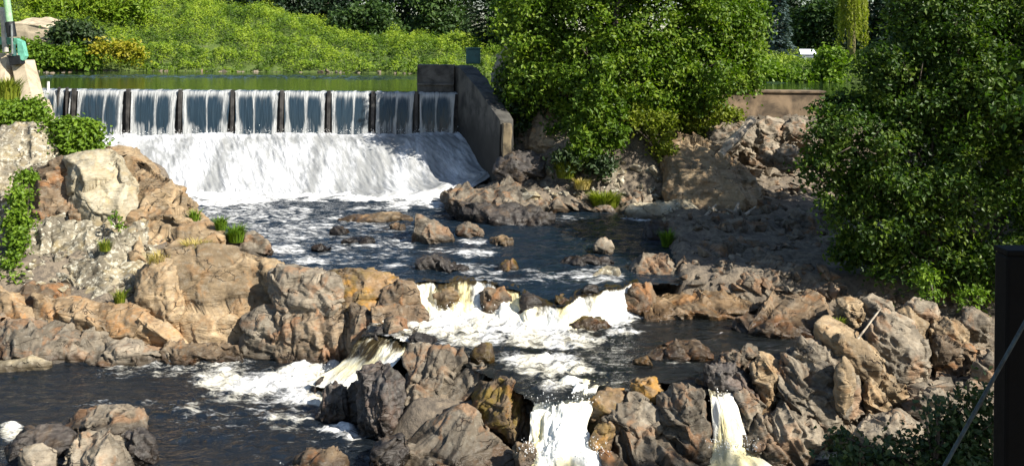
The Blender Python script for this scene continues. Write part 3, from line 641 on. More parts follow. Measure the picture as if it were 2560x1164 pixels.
R('rock_slab', 'rust stained flat rock along the pool edge', 'slab', 'rust', 0, [(831,682),(910,680),(993,694),(990,722),(948,744),(925,772),(881,770),(849,750),(833,718)], Y=23.3, s=.9, group=GF, wet=False)
R('rock', 'grey brown rock at the left lip of the upper falls', 'rock', 'brown', 0, [(975,712),(1010,706),(1038,708),(1042,756),(997,773),(940,775),(955,745)], Y=23.3, s=.7, group=GF)
R('rock', 'low brown rock below the lip where the falls begin', 'rock', 'brown', 0, [(928,772),(990,768),(1055,768),(1064,785),(1022,798),(1002,834),(965,855),(938,825)], Y=22.4, s=.6, group=GF)
R('rock_column', 'upright pale brown slab beside the dark chute', 'rock', 'column', 0, [(966,800),(990,792),(1010,800),(1008,832),(996,868),(975,876),(953,862),(958,830)], Y=21.9, s=.3, group=GF)
R('rock', 'black wet rock in the chute', 'rock', 'dark', 0, [(905,853),(951,824),(972,846),(980,880),(925,892),(888,888)], Y=21.7, s=.5, group=GF)
R('rock', 'dark flat rock at the head of the chute', 'rock', 'dark', 1.15, [(1020,840),(1060,834),(1095,850),(1080,860),(1030,858)], s=.8, group=GF)
# centre mass
R('rock', 'small black rock fin in the white water at the chute foot', 'rock', 'dark', 0, [(776,980),(793,945),(812,933),(805,958),(790,985)], s=.4, group=GC, ext=.4)
R('boulder', 'dark rounded boulder with white water at its foot', 'boulder', 'folded', 0, [(791,1042),(806,984),(819,961),(852,963),(868,978),(874,1011),(867,1046),(832,1054)], s=.3, group=GC)
R('boulder', 'narrow black rock wedged behind the dark rounded boulder', 'boulder', 'dark', 0, [(863,970),(897,940),(908,1011),(904,1060),(879,1048),(867,1011)], s=.3, group=GC)
R('boulder', 'tall dark grey boulder with folded bands, left in the centre mass', 'boulder', 'folded', 0, [(896,925),(925,903),(964,907),(993,925),(1005,965),(1010,1011),(1010,1035),(988,1068),(951,1100),(925,1080),(903,1066),(900,1011),(902,965)], s=.35, inner=[(960,960,-.35),(955,1050,-.3),(990,1000,-.15)], group=GC, amp=1.2, cellsize=.4)
R('boulder', 'mottled tan topped boulder at the head of the centre mass', 'boulder', 'grey', 0, [(1018,880),(1057,853),(1113,866),(1158,893),(1176,912),(1152,940),(1106,982),(1073,1012),(1030,1028),(1004,1004),(1000,945)], Y=19.2, s=.75, inner=[(1080,900,-.1),(1030,1000,-.4),(1120,940,-.15)], group=GC, amp=1.2)
R('boulder', 'tilted brown grey slab between two dark cracks', 'boulder', 'grey', 0, [(1180,909),(1215,910),(1237,945),(1197,968),(1182,1010),(1152,1014),(1103,1064),(1050,1060),(1028,1034),(1073,1009),(1113,976),(1152,933)], Y=18.9, s=.75, inner=[(1100,1020,-.2),(1170,960,-.2)], group=GC, amp=.8)
R('boulder', 'mossy brown boulder with yellow growth on the left bank of the white plunge', 'boulder', 'mossy', 0, [(1185,975),(1235,942),(1283,953),(1309,991),(1332,1031),(1330,1072),(1309,1100),(1274,1104),(1250,1082),(1212,1048),(1182,1012)], Y=18.1, s=.5, inner=[(1250,1000,-.35),(1300,1040,-.25),(1270,1080,-.3)], group=GC)
R('rock_slab', 'big tilted grey slab with straight cracks at the bottom of the picture', 'slab', 'slab', 0, [(1165,1009),(1202,1032),(1256,1077),(1288,1106),(1316,1136),(1330,1230),(940,1230),(985,1150),(1010,1115),(1035,1087),(1060,1068),(1105,1055)], Y=16.9, s=.85, inner=[(1150,1040,-.06),(1130,1150,-.16)], group=GC, amp=.45, bulge=.1)
R('rock', 'dark rock in shadow left of the big cracked slab', 'rock', 'dark', 0, [(930,1125),(975,1082),(1012,1078),(1020,1110),(992,1164),(955,1190),(925,1165)], s=.4, group=GC)
R('rock', 'small brown rock at the bottom edge in the dark pool', 'rock', 'brown', 0, [(735,1150),(775,1120),(825,1120),(868,1148),(885,1210),(730,1210)], s=.6, group=GC)
R('rock', 'small brown rock low beside the white plunge', 'rock', 'brown', 0, [(1285,1105),(1325,1108),(1348,1140),(1350,1210),(1300,1210)], s=.4, group=GC)
# between the plunge and the thin fall
R('boulder', 'smooth red brown rock at the right lip of the white plunge', 'boulder', 'rust', 0, [(1473,987),(1497,966),(1530,972),(1578,974),(1561,996),(1539,1020),(1519,1038),(1492,1058),(1467,1031),(1467,1001)], Y=17.9, s=.6, group=GJ, amp=.7)
R('boulder', 'grey block with a straight crack, centre of the rocks between the falls', 'boulder', 'slab', 0, [(1533,1018),(1556,994),(1581,986),(1611,994),(1639,1035),(1673,1065),(1625,1090),(1586,1082),(1547,1065),(1514,1037)], Y=17.6, s=.7, group=GJ, amp=.9)
R('boulder', 'large grey boulder with a brown stain on the left of the thin fall', 'boulder', 'grey', 0, [(1634,996),(1670,969),(1714,958),(1766,975),(1779,1013),(1782,1063),(1779,1110),(1756,1146),(1697,1124),(1670,1065),(1637,1034)], Y=17.3, s=.6, inner=[(1700,1010,-.25),(1740,1090,-.3)], group=GJ, amp=.9)
R('rock', 'yellow brown knob behind the grey blocks at the run edge', 'rock', 'rust', 0, [(1566,960),(1600,945),(1636,940),(1656,962),(1645,993),(1617,1000),(1594,975)], Y=18.3, s=.7, group=GJ)
R('rock', 'small tan wedge standing in a dark gap beside the plunge', 'rock', 'rust', 0, [(1475,1090),(1492,1061),(1519,1048),(1538,1061),(1521,1090),(1496,1120),(1477,1110)], Y=17.2, s=.5, group=GJ, amp=.6)
R('boulder', 'brown grey boulder at the bottom edge between the two falls', 'boulder', 'grey', 0, [(1520,1092),(1545,1062),(1586,1080),(1625,1090),(1670,1066),(1699,1120),(1755,1143),(1770,1230),(1560,1230),(1528,1140)], Y=16.8, s=.7, inner=[(1600,1130,-.2),(1690,1170,-.25)], group=GJ)
R('rock', 'dark rubble stone at the foot of the plunge on its right', 'rock', 'brown', 0, [(1500,1120),(1532,1128),(1566,1162),(1566,1220),(1520,1220)], s=.5, group=GJ)
# right bank
R('boulder', 'pale tan boulder on the left of the still blue pool', 'boulder', 'slab', 1.1, [(1804,890),(1837,866),(1873,859),(1890,872),(1880,898),(1862,922),(1850,940),(1826,930),(1798,908)], s=.6, group=GK)
R('boulder', 'rounded tan boulder split by a dark groove, next to the blue pool', 'boulder', 'tan', 0, [(1876,901),(1906,874),(1936,885),(1957,923),(1951,957),(1930,1000),(1909,1012),(1896,976),(1885,937)], Y=18.3, s=.5, group=GK)
R('rock', 'dark striped rock in shade at the end of the run', 'rock', 'folded', 0, [(1765,905),(1806,892),(1862,930),(1894,975),(1902,1004),(1860,994),(1800,964),(1755,935)], Y=18.3, s=.6, group=GK)
R('rock', 'small yellow rock at the waterline near the thin fall', 'rock', 'rust', 1.12, [(1736,952),(1759,933),(1795,952),(1783,964),(1748,964)], s=.6, group=GK)
R('boulder', 'grey brown boulder forming the right side of the thin fall', 'boulder', 'slab', 0, [(1832,973),(1859,958),(1894,985),(1909,1013),(1892,1056),(1888,1085),(1862,1082),(1848,1037),(1835,1003)], Y=17.8, s=.5, group=GK)
R('boulder', 'big rugged grey tan boulder with dark hollows on the right bank', 'boulder', 'slab', 0, [(1950,893),(1990,860),(2026,854),(2084,884),(2116,890),(2136,925),(2146,963),(2155,1004),(2113,1040),(2065,1074),(2011,1040),(1955,1010),(1940,970)], Y=18.0, s=.55, inner=[(2040,910,-.2),(2000,970,-.35),(2100,1000,-.2),(2050,1040,-.3)], group=GK, amp=1.4, cellsize=.5)
R('rock', 'pale leaf shaped slab leaning on the big rugged boulder', 'rock', 'tan', 0, [(2088,910),(2113,884),(2134,918),(2140,956),(2115,987),(2092,970)], Y=17.75, s=.4, group=GK, amp=.15)
R('boulder', 'smooth grey boulder low under the big rugged boulder', 'boulder', 'slab', 0, [(1920,1024),(1963,1000),(2011,1034),(2067,1070),(2048,1108),(2007,1127),(1958,1118),(1926,1078)], Y=17.5, s=.55, group=GK, amp=.8)
R('boulder', 'dark cleft boulder between the thin fall and the smooth grey boulder', 'boulder', 'grey', 0, [(1862,1082),(1900,1046),(1925,1030),(1937,1088),(1967,1122),(1925,1146),(1880,1128)], Y=17.4, s=.5, group=GK)
R('boulder', 'ribbed grey boulder beneath the thin leaning stick', 'boulder', 'slab', 0, [(2168,813),(2208,771),(2278,802),(2314,852),(2330,900),(2304,924),(2259,938),(2213,904),(2188,873)], Y=19.2, s=.55, inner=[(2240,830,-.2),(2280,900,-.3)], group=GK, amp=1.2, cellsize=.45)
R('rock_slab', 'pale broken slab, upper one of two lying by the green shrub', 'slab', 'slab', 0, [(2261,752),(2283,733),(2354,772),(2338,798),(2288,782)], Y=21.4, s=.9, group=GK, amp=.5)
R('rock_slab', 'pale broken slab, lower one of two lying by the green shrub', 'slab', 'tan', 0, [(2236,772),(2268,763),(2328,813),(2309,828),(2266,802)], Y=20.6, s=.8, group=GK, amp=.5)
R('rock_slab', 'flat tan slab at the shadow edge on the right bank', 'slab', 'slab', 0, [(2145,741),(2171,731),(2236,758),(2237,778),(2171,764)], Y=21.6, s=.9, group=GK, amp=.5)
R('rock', 'low sunlit rock at the shadow edge, left of the flat tan slab', 'rock', 'tan', 0, [(2090,745),(2125,741),(2159,758),(2165,776),(2133,783),(2100,768)], Y=21.6, s=.9, group=GK)
R('rock_slab', 'long tan slab lying diagonally across the right bank boulders', 'slab', 'tan', 0, [(2043,796),(2062,786),(2112,812),(2182,864),(2216,902),(2206,928),(2168,908),(2108,874),(2060,838)], Y=18.4, s=.9, group=GK, amp=.5, wet=False)
R('rock', 'banded brown rock near the dark steel post', 'rock', 'brown', 0, [(2324,837),(2385,850),(2433,860),(2441,888),(2385,900),(2336,875)], Y=19.6, s=.5, group=GK)
R('rock', 'tan rubble rock above the banded brown rock', 'rock', 'tan', 0, [(2318,806),(2385,792),(2426,826),(2416,851),(2356,838)], Y=20.4, s=.7, group=GK)
R('rock', 'jagged grey rock nearest the shrub and the steel post', 'rock', 'grey', 0, [(2410,762),(2457,776),(2480,806),(2450,823),(2405,798)], Y=21.0, s=.6, group=GK)
R('rock', 'grey pointed rock against the steel post', 'rock', 'grey', 0, [(2430,915),(2480,868),(2500,934),(2457,950)], Y=18.8, s=.5, group=GK)
R('rock', 'flat brown rock below the ribbed grey boulder', 'rock', 'tan', 0, [(2154,951),(2220,937),(2271,968),(2212,992),(2171,1006)], Y=18.2, s=.8, group=GK)
R('rock', 'pinkish rock over the dark hollow on the right bank', 'rock', 'slab', 0, [(2290,976),(2360,970),(2369,994),(2312,998)], Y=18.0, s=.8, group=GK)
R('rock', 'pale rock dappled by leaf shadow in the lower right corner', 'rock', 'slab', 0, [(2143,1056),(2205,1048),(2249,1020),(2276,1051),(2300,1070),(2250,1100),(2162,1100)], Y=16.9, s=.8, group=GK)
R('rock_ledge', 'flat orange ledge wet along the right of the upper falls', 'rock ledge', 'orange', 1.15, [(1587,770),(1614,747),(1655,734),(1733,721),(1845,733),(1900,766),(1888,780),(1762,789),(1659,793),(1597,806)], s=1.6, group=GK, amp=.7, bulge=.1)
R('rock_ledge', 'brown sloping ledge behind the blue pool', 'rock ledge', 'brown', 1.15, [(1840,810),(1900,757),(1940,724),(1997,724),(2058,758),(2110,792),(2045,800),(1997,836),(1958,850),(1900,838)], s=1.5, group=GK, amp=1.0, bulge=.12)
# middle run
R('rock', 'long flat rock in the run beside the calm dark water', 'rock', 'brown', 1.15, [(1622,880),(1639,863),(1670,855),(1736,847),(1766,865),(1777,889),(1753,898),(1697,900),(1642,904)], s=1.0, group=GM)
R('rock', 'small tan rock touching the left end of the long flat rock', 'rock', 'rust', 1.15, [(1580,897),(1614,891),(1634,907),(1624,915),(1589,907)], s=.9, group=GM)
R('rock', 'round mossy stone in the run behind the tan topped boulder', 'rock', 'mossy', 1.15, [(1177,881),(1202,854),(1228,857),(1240,889),(1224,911),(1185,905)], s=.5, group=GM, amp=.5)
R('rock', 'low brown rock with white water parting round it', 'rock', 'mossy', 1.15, [(1425,812),(1450,794),(1490,792),(1530,806),(1505,822),(1450,825)], s=1.0, group=GM, ext=.4)
R('rock', 'black mossy stone in the white water near the orange ledge', 'rock', 'mossy', 1.2, [(1507,772),(1525,752),(1550,750),(1566,768),(1550,782),(1520,784)], s=.7, group=GM)
R('rock', 'small black stone tip in the white water near the dark lichen boulder', 'rock', 'dark', 1.4, [(1540,742),(1555,730),(1574,742),(1560,750)], s=.7, group=GM)
R('boulder', 'brown rock showing through the left part of the upper falls', 'boulder', 'rust', 1.15, [(1080,725),(1110,710),(1145,716),(1158,750),(1140,780),(1112,784),(1092,760)], Y=23.75, s=.5, group=GM)
R('rock', 'grey brown rock behind the falls strands', 'rock', 'brown', 1.15, [(1195,735),(1230,716),(1262,722),(1290,748),(1270,776),(1210,778)], Y=23.6, s=.5, group=GM)
# right of the falls
R('boulder', 'dark grey boulder, mottled and squat, beside the right end of the upper falls', 'boulder', 'grey', 1.3, [(1570,660),(1612,632),(1655,636),(1694,664),(1692,714),(1639,728),(1597,727),(1577,705)], s=.5, group=GI, amp=1.2)
R('rock', 'pale stone on a dark rock at the pool end', 'rock', 'slab', 1.8, [(1484,602),(1515,590),(1538,612),(1517,636),(1486,624)], s=.5, group=GI, amp=.6)
R('boulder', 'black boulder in the shade at the foot of the island', 'boulder', 'dark', 1.8, [(1610,556),(1630,544),(1655,546),(1663,580),(1650,600),(1614,600)], s=.4, group=GI)
R('rock', 'dark broken rock in the shade right of the lichen boulder', 'rock', 'grey', 1.3, [(1690,664),(1720,640),(1765,650),(1780,700),(1740,722),(1695,716)], s=.6, group=GI)
R('rock', 'mottled rock at the right end of the falls lip', 'rock', 'lichen', 1.5, [(1480,690),(1500,668),(1545,672),(1562,700),(1540,722),(1490,716)], s=.6, group=GI)
R('rock', 'low dark rock in the pool corner before the pale stone', 'rock', 'dark', 1.8, [(1400,650),(1440,636),(1500,640),(1540,652),(1500,664),(1430,662)], s=.9, group=GI)
for lab, ol in (('shaded dark rock shelf at the pool edge below the great tan boulder', [(1640,562),(1760,545),(1900,556),(1965,590),(1820,612),(1680,604)]),
        ('shaded dark rock shelf, middle one of three under the right tree', [(1700,624),(1850,600),(2000,628),(1975,672),(1780,674)]),
        ('shaded dark rock shelf just behind the sunlit ledges', [(1750,676),(1900,650),(2070,690),(2060,732),(1850,718)]),
        ('black rock in deepest shade beside the right tree', [(1960,545),(2060,520),(2130,580),(2060,625),(1970,606)])):
    R('rock_ledge', lab, 'rock ledge', 'grey', 1.7, ol, s=1.6, group=GI, amp=1.5, bulge=.08, wet=False)
R('rock', 'dark stone splitting the upper falls near their middle', 'rock', 'dark', 1.3, [(1296,752),(1315,730),(1345,738),(1352,766),(1325,784),(1300,778)], s=.5, group=GM)
R('rock', 'dark stone in the upper falls right of their middle', 'rock', 'mossy', 1.4, [(1384,748),(1402,732),(1425,740),(1428,764),(1400,772)], s=.5, group=GM)
R('rock', 'brown wet rock closing the right end of the upper falls', 'rock', 'brown', 1.15, [(1560,735),(1585,708),(1622,704),(1640,730),(1630,770),(1590,776),(1566,762)], Y=23.5, s=.6, group=GM)
R('rock', 'dark stone at the lip where the right chute begins', 'rock', 'dark', 1.7, [(1450,728),(1468,708),(1494,714),(1500,732),(1470,740)], s=.6, group=GM)
# upper pool
R('rock', 'peaked rock with a black left side in the upper pool', 'rock', 'grey', 1.8, [(1037,560),(1043,532),(1057,552),(1084,550),(1116,574),(1140,600),(1094,609),(1039,600)], s=.4, inner=[(1085,572,-.2),(1070,600,-.1)], group=GP)
R('rock', 'low rock just behind the peaked rock in the pool', 'rock', 'grey', 1.8, [(1139,566),(1170,556),(1199,568),(1210,586),(1163,592)], s=.6, group=GP)
R('rock', 'tan stone in the pool right of the peaked rock', 'rock', 'tan', 1.8, [(1226,594),(1257,586),(1284,598),(1277,613),(1242,613)], s=.6, group=GP)
R('rock', 'long flat black rock lying in the pool', 'rock', 'dark', 1.8, [(1040,642),(1058,637),(1123,656),(1177,675),(1105,678),(1045,662)], s=.5, group=GP)
R('rock', 'small dark stone with a yellow top before the falls lip', 'rock', 'mossy', 1.8, [(1248,656),(1278,647),(1297,664),(1271,682),(1250,672)], s=.6, group=GP)
R('rock', 'small black rock leftmost in the upper pool', 'rock', 'dark', 1.8, [(822,575),(853,561),(873,574),(862,588),(829,584)], s=.6, group=GP)
R('rock', 'small brown stone between the black rock and the peaked rock', 'rock', 'brown', 1.8, [(973,565),(997,556),(1018,567),(997,578)], s=.7, group=GP)
R('rock', 'black stone breaking the rapid near the tan wedge', 'rock', 'dark', 1.8, [(777,614),(815,608),(834,618),(795,630)], s=.6, group=GP)
R('rock', 'row of wet black stone breaking the rapid', 'rock', 'dark', 1.8, [(851,602),(890,592),(942,598),(900,612)], s=.7, group=GP)
R('rock_slab', 'flat tan shoal rock awash in the pool', 'slab', 'tan', 1.8, [(840,547),(900,534),(997,529),(1036,541),(961,552),(896,556)], s=1.6, group=GP, amp=.3)
R('rock', 'grey shore rock with grass tufts at the left pool edge', 'rock', 'grey', 1.8, [(545,596),(600,586),(661,583),(682,614),(681,628),(600,642),(550,640)], s=.9, group=GP)
# island
R('boulder', 'broad rough rock ending in the pool below the concrete wing wall', 'boulder', 'grey', 1.8, [(1098,492),(1200,462),(1272,432),(1344,436),(1402,462),(1452,505),(1394,526),(1320,540),(1248,536),(1113,508)], s=2.1, group=GI, amp=1.4, bulge=.03)
R('rock_ledge', 'dark wet rock edge under the broad rough rock', 'rock ledge', 'dark', 1.8, [(1110,497),(1180,505),(1250,522),(1330,532),(1380,530),(1370,556),(1310,564),(1220,556),(1150,532)], s=.7, group=GI)
R('boulder', 'tan rock with a bright green tuft on it', 'boulder', 'slab', 1.8, [(1380,440),(1450,436),(1540,446),(1640,468),(1645,512),(1560,534),(1460,532),(1400,500)], s=1.8, group=GI, amp=1.2, bulge=.05)
R('rock_slab', 'pale flat slab at the water under the shaded boulder', 'slab', 'pale', 1.8, [(1556,518),(1650,498),(1722,503),(1744,520),(1690,545),(1590,548)], s=1.2, group=GI, amp=.7)
R('boulder', 'great tan boulder half in shadow on the right of the island', 'boulder', 'tan', 1.9, [(1675,345),(1705,330),(1768,364),(1830,412),(1878,447),(1925,492),(1940,540),(1816,540),(1729,510),(1650,480),(1640,460)], s=1.2, inner=[(1740,420,-.2),(1800,490,-.25)], group=GI, amp=.75, bulge=.15)
R('rock', 'tan rock above the end of the wing wall', 'rock', 'pale', 0, [(1226,200),(1240,150),(1258,112),(1284,118),(1286,165),(1262,178),(1240,205)], Y=43.0, s=.6, group=GI, wet=False)
R('rock', 'tan rock in shade between the wing wall and the young tree', 'rock', 'tan', 0, [(1310,350),(1345,270),(1395,262),(1410,320),(1400,380),(1340,390)], Y=37.8, s=.8, group=GI, wet=False)
R('rock', 'brown rock behind the yellow bush on the island', 'rock', 'tan', 0, [(1570,300),(1620,280),(1690,290),(1720,330),(1690,360),(1600,350)], Y=38.5, s=.8, group=GI, wet=False)
R('rock_slab', 'pale slab under the grey drift plank', 'slab', 'slab', 0, [(1760,320),(1800,298),(1862,296),(1890,312),(1880,345),(1830,372),(1775,366)], Y=37.8, s=.9, group=GI, wet=False, amp=.7)
R('rock', 'pale rock under the dry concrete wall, left of two', 'rock', 'slab', 0, [(1880,312),(1915,294),(1960,298),(1965,330),(1930,345),(1890,338)], Y=40.5, s=.7, group=GI, wet=False)
R('rock', 'pale rock under the dry concrete wall, right of two', 'rock', 'slab', 0, [(1955,312),(1985,292),(2040,296),(2048,326),(2000,334),(1962,332)], Y=40.5, s=.7, group=GI, wet=False)
R('rock', 'grey rock in the shaded gap below the two pale rocks', 'rock', 'slab', 0, [(1895,370),(1915,350),(1945,356),(1950,385),(1920,400)], Y=38.0, s=.7, group=GI, wet=False)
R('rock', 'sunlit rock low in the shaded gap beside the right tree', 'rock', 'slab', 0, [(1935,385),(1960,360),(2000,368),(1995,396),(1955,404)], Y=37.0, s=.7, group=GI, wet=False)
R('rock', 'dark rock under the foot of the wing wall', 'rock', 'dark', 0, [(1240,400),(1290,370),(1350,385),(1360,420),(1300,430),(1235,425)], Y=36.5, s=.7, group=GI)
# lower left pool
R('rock', 'flat topped grey rock, upper one in the bottom left corner', 'rock', 'grey', 0, [(165,1055),(205,1025),(240,1010),(300,1018),(358,1024),(372,1060),(330,1090),(240,1100),(180,1090)], s=.8, group=GB)
R('boulder', 'grey streaked boulder in front of the flat topped grey rock', 'boulder', 'slab', 0, [(165,1120),(190,1090),(260,1075),(308,1095),(322,1150),(315,1215),(160,1215)], s=.5, group=GB)
R('boulder', 'small round grey boulder at the bottom left', 'boulder', 'slab', 0, [(45,1130),(70,1104),(105,1106),(140,1125),(140,1165),(95,1200),(50,1170)], s=.5, group=GB, amp=.6)
R('rock', 'dark broken rock at the left edge by the white water', 'rock', 'dark', 0, [(10,1110),(60,1075),(130,1065),(190,1080),(170,1120),(90,1125),(30,1150)], s=.8, group=GB)
R('rock', 'dark wet rock right of the grey streaked boulder', 'rock', 'dark', 0, [(310,1085),(350,1070),(385,1090),(390,1130),(350,1170),(318,1150)], s=.5, group=GB)

unit_ = lambda a: a / (np.linalg.norm(a, axis=-1, keepdims=True) + 1e-9)
def hull(pts):
    bm = bmesh.new()
    for p in pts: bm.verts.new(p)
    bmesh.ops.convex_hull(bm, input=bm.verts)
    bmesh.ops.delete(bm, geom=[v for v in bm.verts if not v.link_faces], context='VERTS')
    return bm
tmp = []
for i, r in enumerate(ROCKS):
    rng = np.random.default_rng(100 + i); o = np.array(r['outline'], float)
    if r['group'] in (GL, GF) and r['Y'] and r['cat'] != 'creeper': o = o.mean(0) + (o - o.mean(0)) * 1.13
    yb = o[:, 1].max(); kb = int(o[:, 1].argmax())
    Yb = r['Y'] if r['Y'] else atz(o[kb, 0], o[kb, 1], r['w'])[1]
    cx, cy = o.mean(0); H = (yb - o[:, 1].min()) / F * Yb; Wd = (o[:, 0].max() - o[:, 0].min()) / F * Yb
    size = math.sqrt(max(H, .15) * Wd); T = r['T'] or (.55 * Wd + .3 * H)
    dep = lambda y: Yb + r['s'] * (yb - y) / F * Yb
    P = [at(x, y, dep(y)) for x, y in o]
    if r['inner']:
        P += [at(x, y, dep(y) + d * H * (.45 if r['group'] in (GL, GF, GK) else .8)) for x, y, d in r['inner']]
    else:
        for k in range(7):
            x, y = o[rng.integers(len(o))]; f = rng.uniform(.35, .62)
            x, y = cx + (x - cx) * f, cy + (y - cy) * f + .06 * (yb - o[:, 1].min())
            P.append(at(x, y, dep(y) - r['bulge'] * size * rng.uniform(.5, 1.0)))
    for x, y in o:                                                      # the hidden back
        x2, y2 = cx + (x - cx) * .82, cy + (y - cy) * .8
        P.append(at(x2, y2 + .04 * (yb - y), dep(y2) + T * rng.uniform(.8, 1.1)))
    for p in list(P[:len(o)]):                                          # and the foot in the water or the ground
        P.append(p + np.array([0, .25 * r['ext'], -r['ext']]))
    bm = hull(P); me = bpy.data.meshes.new('t'); bm.to_mesh(me); bm.free()
    ob = bpy.data.objects.new('t', me); COL.objects.link(ob)
    md = ob.modifiers.new('r', 'REMESH'); md.mode = 'VOXEL'; vx = r['vox'] or max(.028, min(.0016 * Yb, size / 12)); md.voxel_size = vx
    tmp.append((ob, r, size, vx, rng, Yb))
dg = bpy.context.evaluated_depsgraph_get(); dg.update()
for i, (ob, r, size, vx, rng, Yb) in enumerate(tmp):
    me = bpy.data.meshes.new_from_object(ob.evaluated_get(dg)); n = len(me.vertices)
    V = np.zeros(n * 3, np.float32); me.vertices.foreach_get('co', V); V = V.reshape(-1, 3).astype(float)
    nn = np.zeros(n * 3, np.float32); me.vertex_normals.foreach_get('vector', nn); nn = nn.reshape(-1, 3).astype(float)
    lo, hi = V.min(0), V.max(0); cs = r['cell'] or max(.32, size * .55)
    K = int(np.clip(np.prod(np.maximum((hi - lo) / cs, 1)), 5, 90))
    S = lo + (hi - lo) * rng.random((K, 3)); ax = rng.normal(size=3) * np.array([1, .5, .5]); ax /= np.linalg.norm(ax)
    if r['m'] in ('folded', 'column'): ax = np.array([.95, -.2, .2])
    for gs, va in (((GK, GJ, GM), (.66, -.2, .72)), ((GC,), (-.62, -.15, .77)), ((GL, GF), (.25, -.3, .92)), ((GI, GP, GB), (.5, -.3, .8))):
        if r['group'] in gs and r['m'] not in ('folded', 'column'): ax = np.array(va) + rng.normal(size=3) * .16; ax /= np.linalg.norm(ax)
    st = 1.9 if r['m'] in ('folded', 'column', 'slab') else 1.35
    Vw = V + .22 * cs * np.stack([fbm(V / cs * 1.3, 5 + i, 3), fbm(V / cs * 1.3, 25 + i, 3), fbm(V / cs * 1.3, 45 + i, 3)], 1)
    wv = lambda Q: Q + np.outer(Q @ ax, ax) * (st - 1)
    D = np.linalg.norm(wv(Vw)[:, None] - wv(S)[None], axis=2); idx = np.argsort(D, 1)[:, :2]; ar = np.arange(n)
    d1, d2 = D[ar, idx[:, 0]], D[ar, idx[:, 1]]; cid = idx[:, 0]
    off = rng.uniform(-1, 1, K); tilt = rng.normal(size=(K, 3)); crackK = rng.random((K, K)); crackK = np.maximum(crackK, crackK.T)
    A = r['amp']; cr = np.exp(-((d2 - d1) / (.9 * vx + .012)) ** 2) * (crackK[cid, idx[:, 1]] > .72)
    K2 = int(np.clip(K * 22, 40, 500)); S2 = lo + (hi - lo) * rng.random((K2, 3)); A2, B2 = wv(Vw), wv(S2)
    c2 = np.argmin((B2 ** 2).sum(1)[None] - 2 * A2 @ B2.T, 1); cs2 = cs * .42; tilt2 = rng.normal(size=(K2, 3)); off2 = rng.uniform(-1, 1, K2)
    Q = V.copy()
    for ids, kk, wob, be in ((cid, K, .30, .88), (c2, K2, .26, .62)):               # break the face into flat facets
        cnt = np.maximum(np.bincount(ids, minlength=kk), 1)[:, None]
        cen = np.stack([np.bincount(ids, Q[:, a_], kk) for a_ in range(3)], 1) / cnt
        cn = unit_(np.stack([np.bincount(ids, nn[:, a_], kk) for a_ in range(3)], 1) / cnt + rng.normal(size=(kk, 3)) * wob)
        Q = Q - cn[ids] * (np.clip(np.einsum('ij,ij->i', Q - cen[ids], cn[ids]), -.22 * cs, .22 * cs) * be * min(1, .4 + .6 * A))[:, None]
    d = np.einsum('ij,ij->i', Q - V, nn) * 0
    d += A * (.05 * cs * off[cid] + .025 * cs2 * off2[c2]) - A ** .5 * cr * (.06 + .05 * cs)
    d += A * .028 * fbm(V * np.array([4.5, 4.5, 9.0]), 60 + i, 4, .6)
    for per, am, th in ((.11 + .07 * cs, .055, -.15), (.34 + .12 * cs, .13, -.3)):
        lay = (V @ ax) / per + .7 * fbm(V * .8, 70 + i, 3); fr_ = lay % 1; d += A * am * min(1, size) * (np.minimum(fr_, (1 - fr_) * 5) - .45) * sstep(th, th + .4, fbm(V * .9, 33 + i, 2))
    ridg = 1 - np.abs(fbm(wv(V) * 1.4 * st, 90 + i, 4)) * 2.2; d += A * .03 * ridg * min(1, size)
    q = np.clip(d, -.30 * size, .25 * size)
    V2 = Q + nn * q[:, None]
    me.vertices.foreach_set('co', V2.astype(np.float32).ravel()); me.polygons.foreach_set('use_smooth', np.ones(len(me.polygons), bool))
    cell = np.clip(.5 + .32 * rng.uniform(-1, 1, K)[cid] + .25 * rng.uniform(-1, 1, K2)[c2] + .12 * fbm(V * 2, i, 2), 0, 1)
    wl = r['w']
    wh = .62 if r['group'] in (GC, GJ, GK, GM) else .36
    wet = (1 - sstep(.05, wh, V2[:, 2] - wl + .22 * fbm(V * 2.2, i + 3, 3))) if r['wet'] else np.zeros(n)
    set_attr(me, 'cell', cell); set_attr(me, 'wet', wet)
    bpy.data.objects.remove(ob)
    c = V2.mean(0); c[2] = V2[:, 2].min(); o = link(r['name'], me, RM[r['m']]); local(o, me, c)
    me.update(); me.name = r['name']
    tag(o, r['label'], r['cat'], r['group'])

# loose rubble nobody could count
def rubble(name, area, count, smin, smax, material, seed, flat=.6, ymin=None):
    rng = np.random.default_rng(seed); base = []
    for k in range(8):
        bm = hull([Vector(v) * .5 for v in rng.normal(size=(22, 3)) * .8 * np.array([1, .75, flat]) ]); bmesh.ops.triangulate(bm, faces=bm.faces)
        bm.verts.ensure_lookup_table(); bm.verts.index_update()
        base.append((np.array([v.co for v in bm.verts]), np.array([[v.index for v in f.verts] for f in bm.faces]))); bm.free()
    VV, FF, CC, o = [], [], [], 0; P = np.array(area, float); lo, hi = P.min(0), P.max(0); n = 0
    while n < count:
        q = lo + (hi - lo) * rng.random(2)
        if not inside_poly(q[None], area)[0]: continue
        h = hit(*q); n += 1
        s = smin * (smax / smin) ** (rng.random() ** 1.8); b = base[rng.integers(8)]
        e = Matrix.Rotation(rng.uniform(0, 6.28), 3, 'Z') @ Matrix.Rotation(rng.normal() * .5, 3, 'X')
        v = b[0] @ np.array(e).T * s + h + np.array([0, 0, .12 * s])
        VV.append(v); FF.append(b[1] + o); CC.append(np.full(len(v), rng.random())); o += len(v)
    V = np.concatenate(VV); ob = link(name, np_mesh(name, V, np.concatenate(FF), False, {'cell': np.concatenate(CC), 'wet': np.zeros(len(V))}), material)
    return tag(ob, kind='stuff')
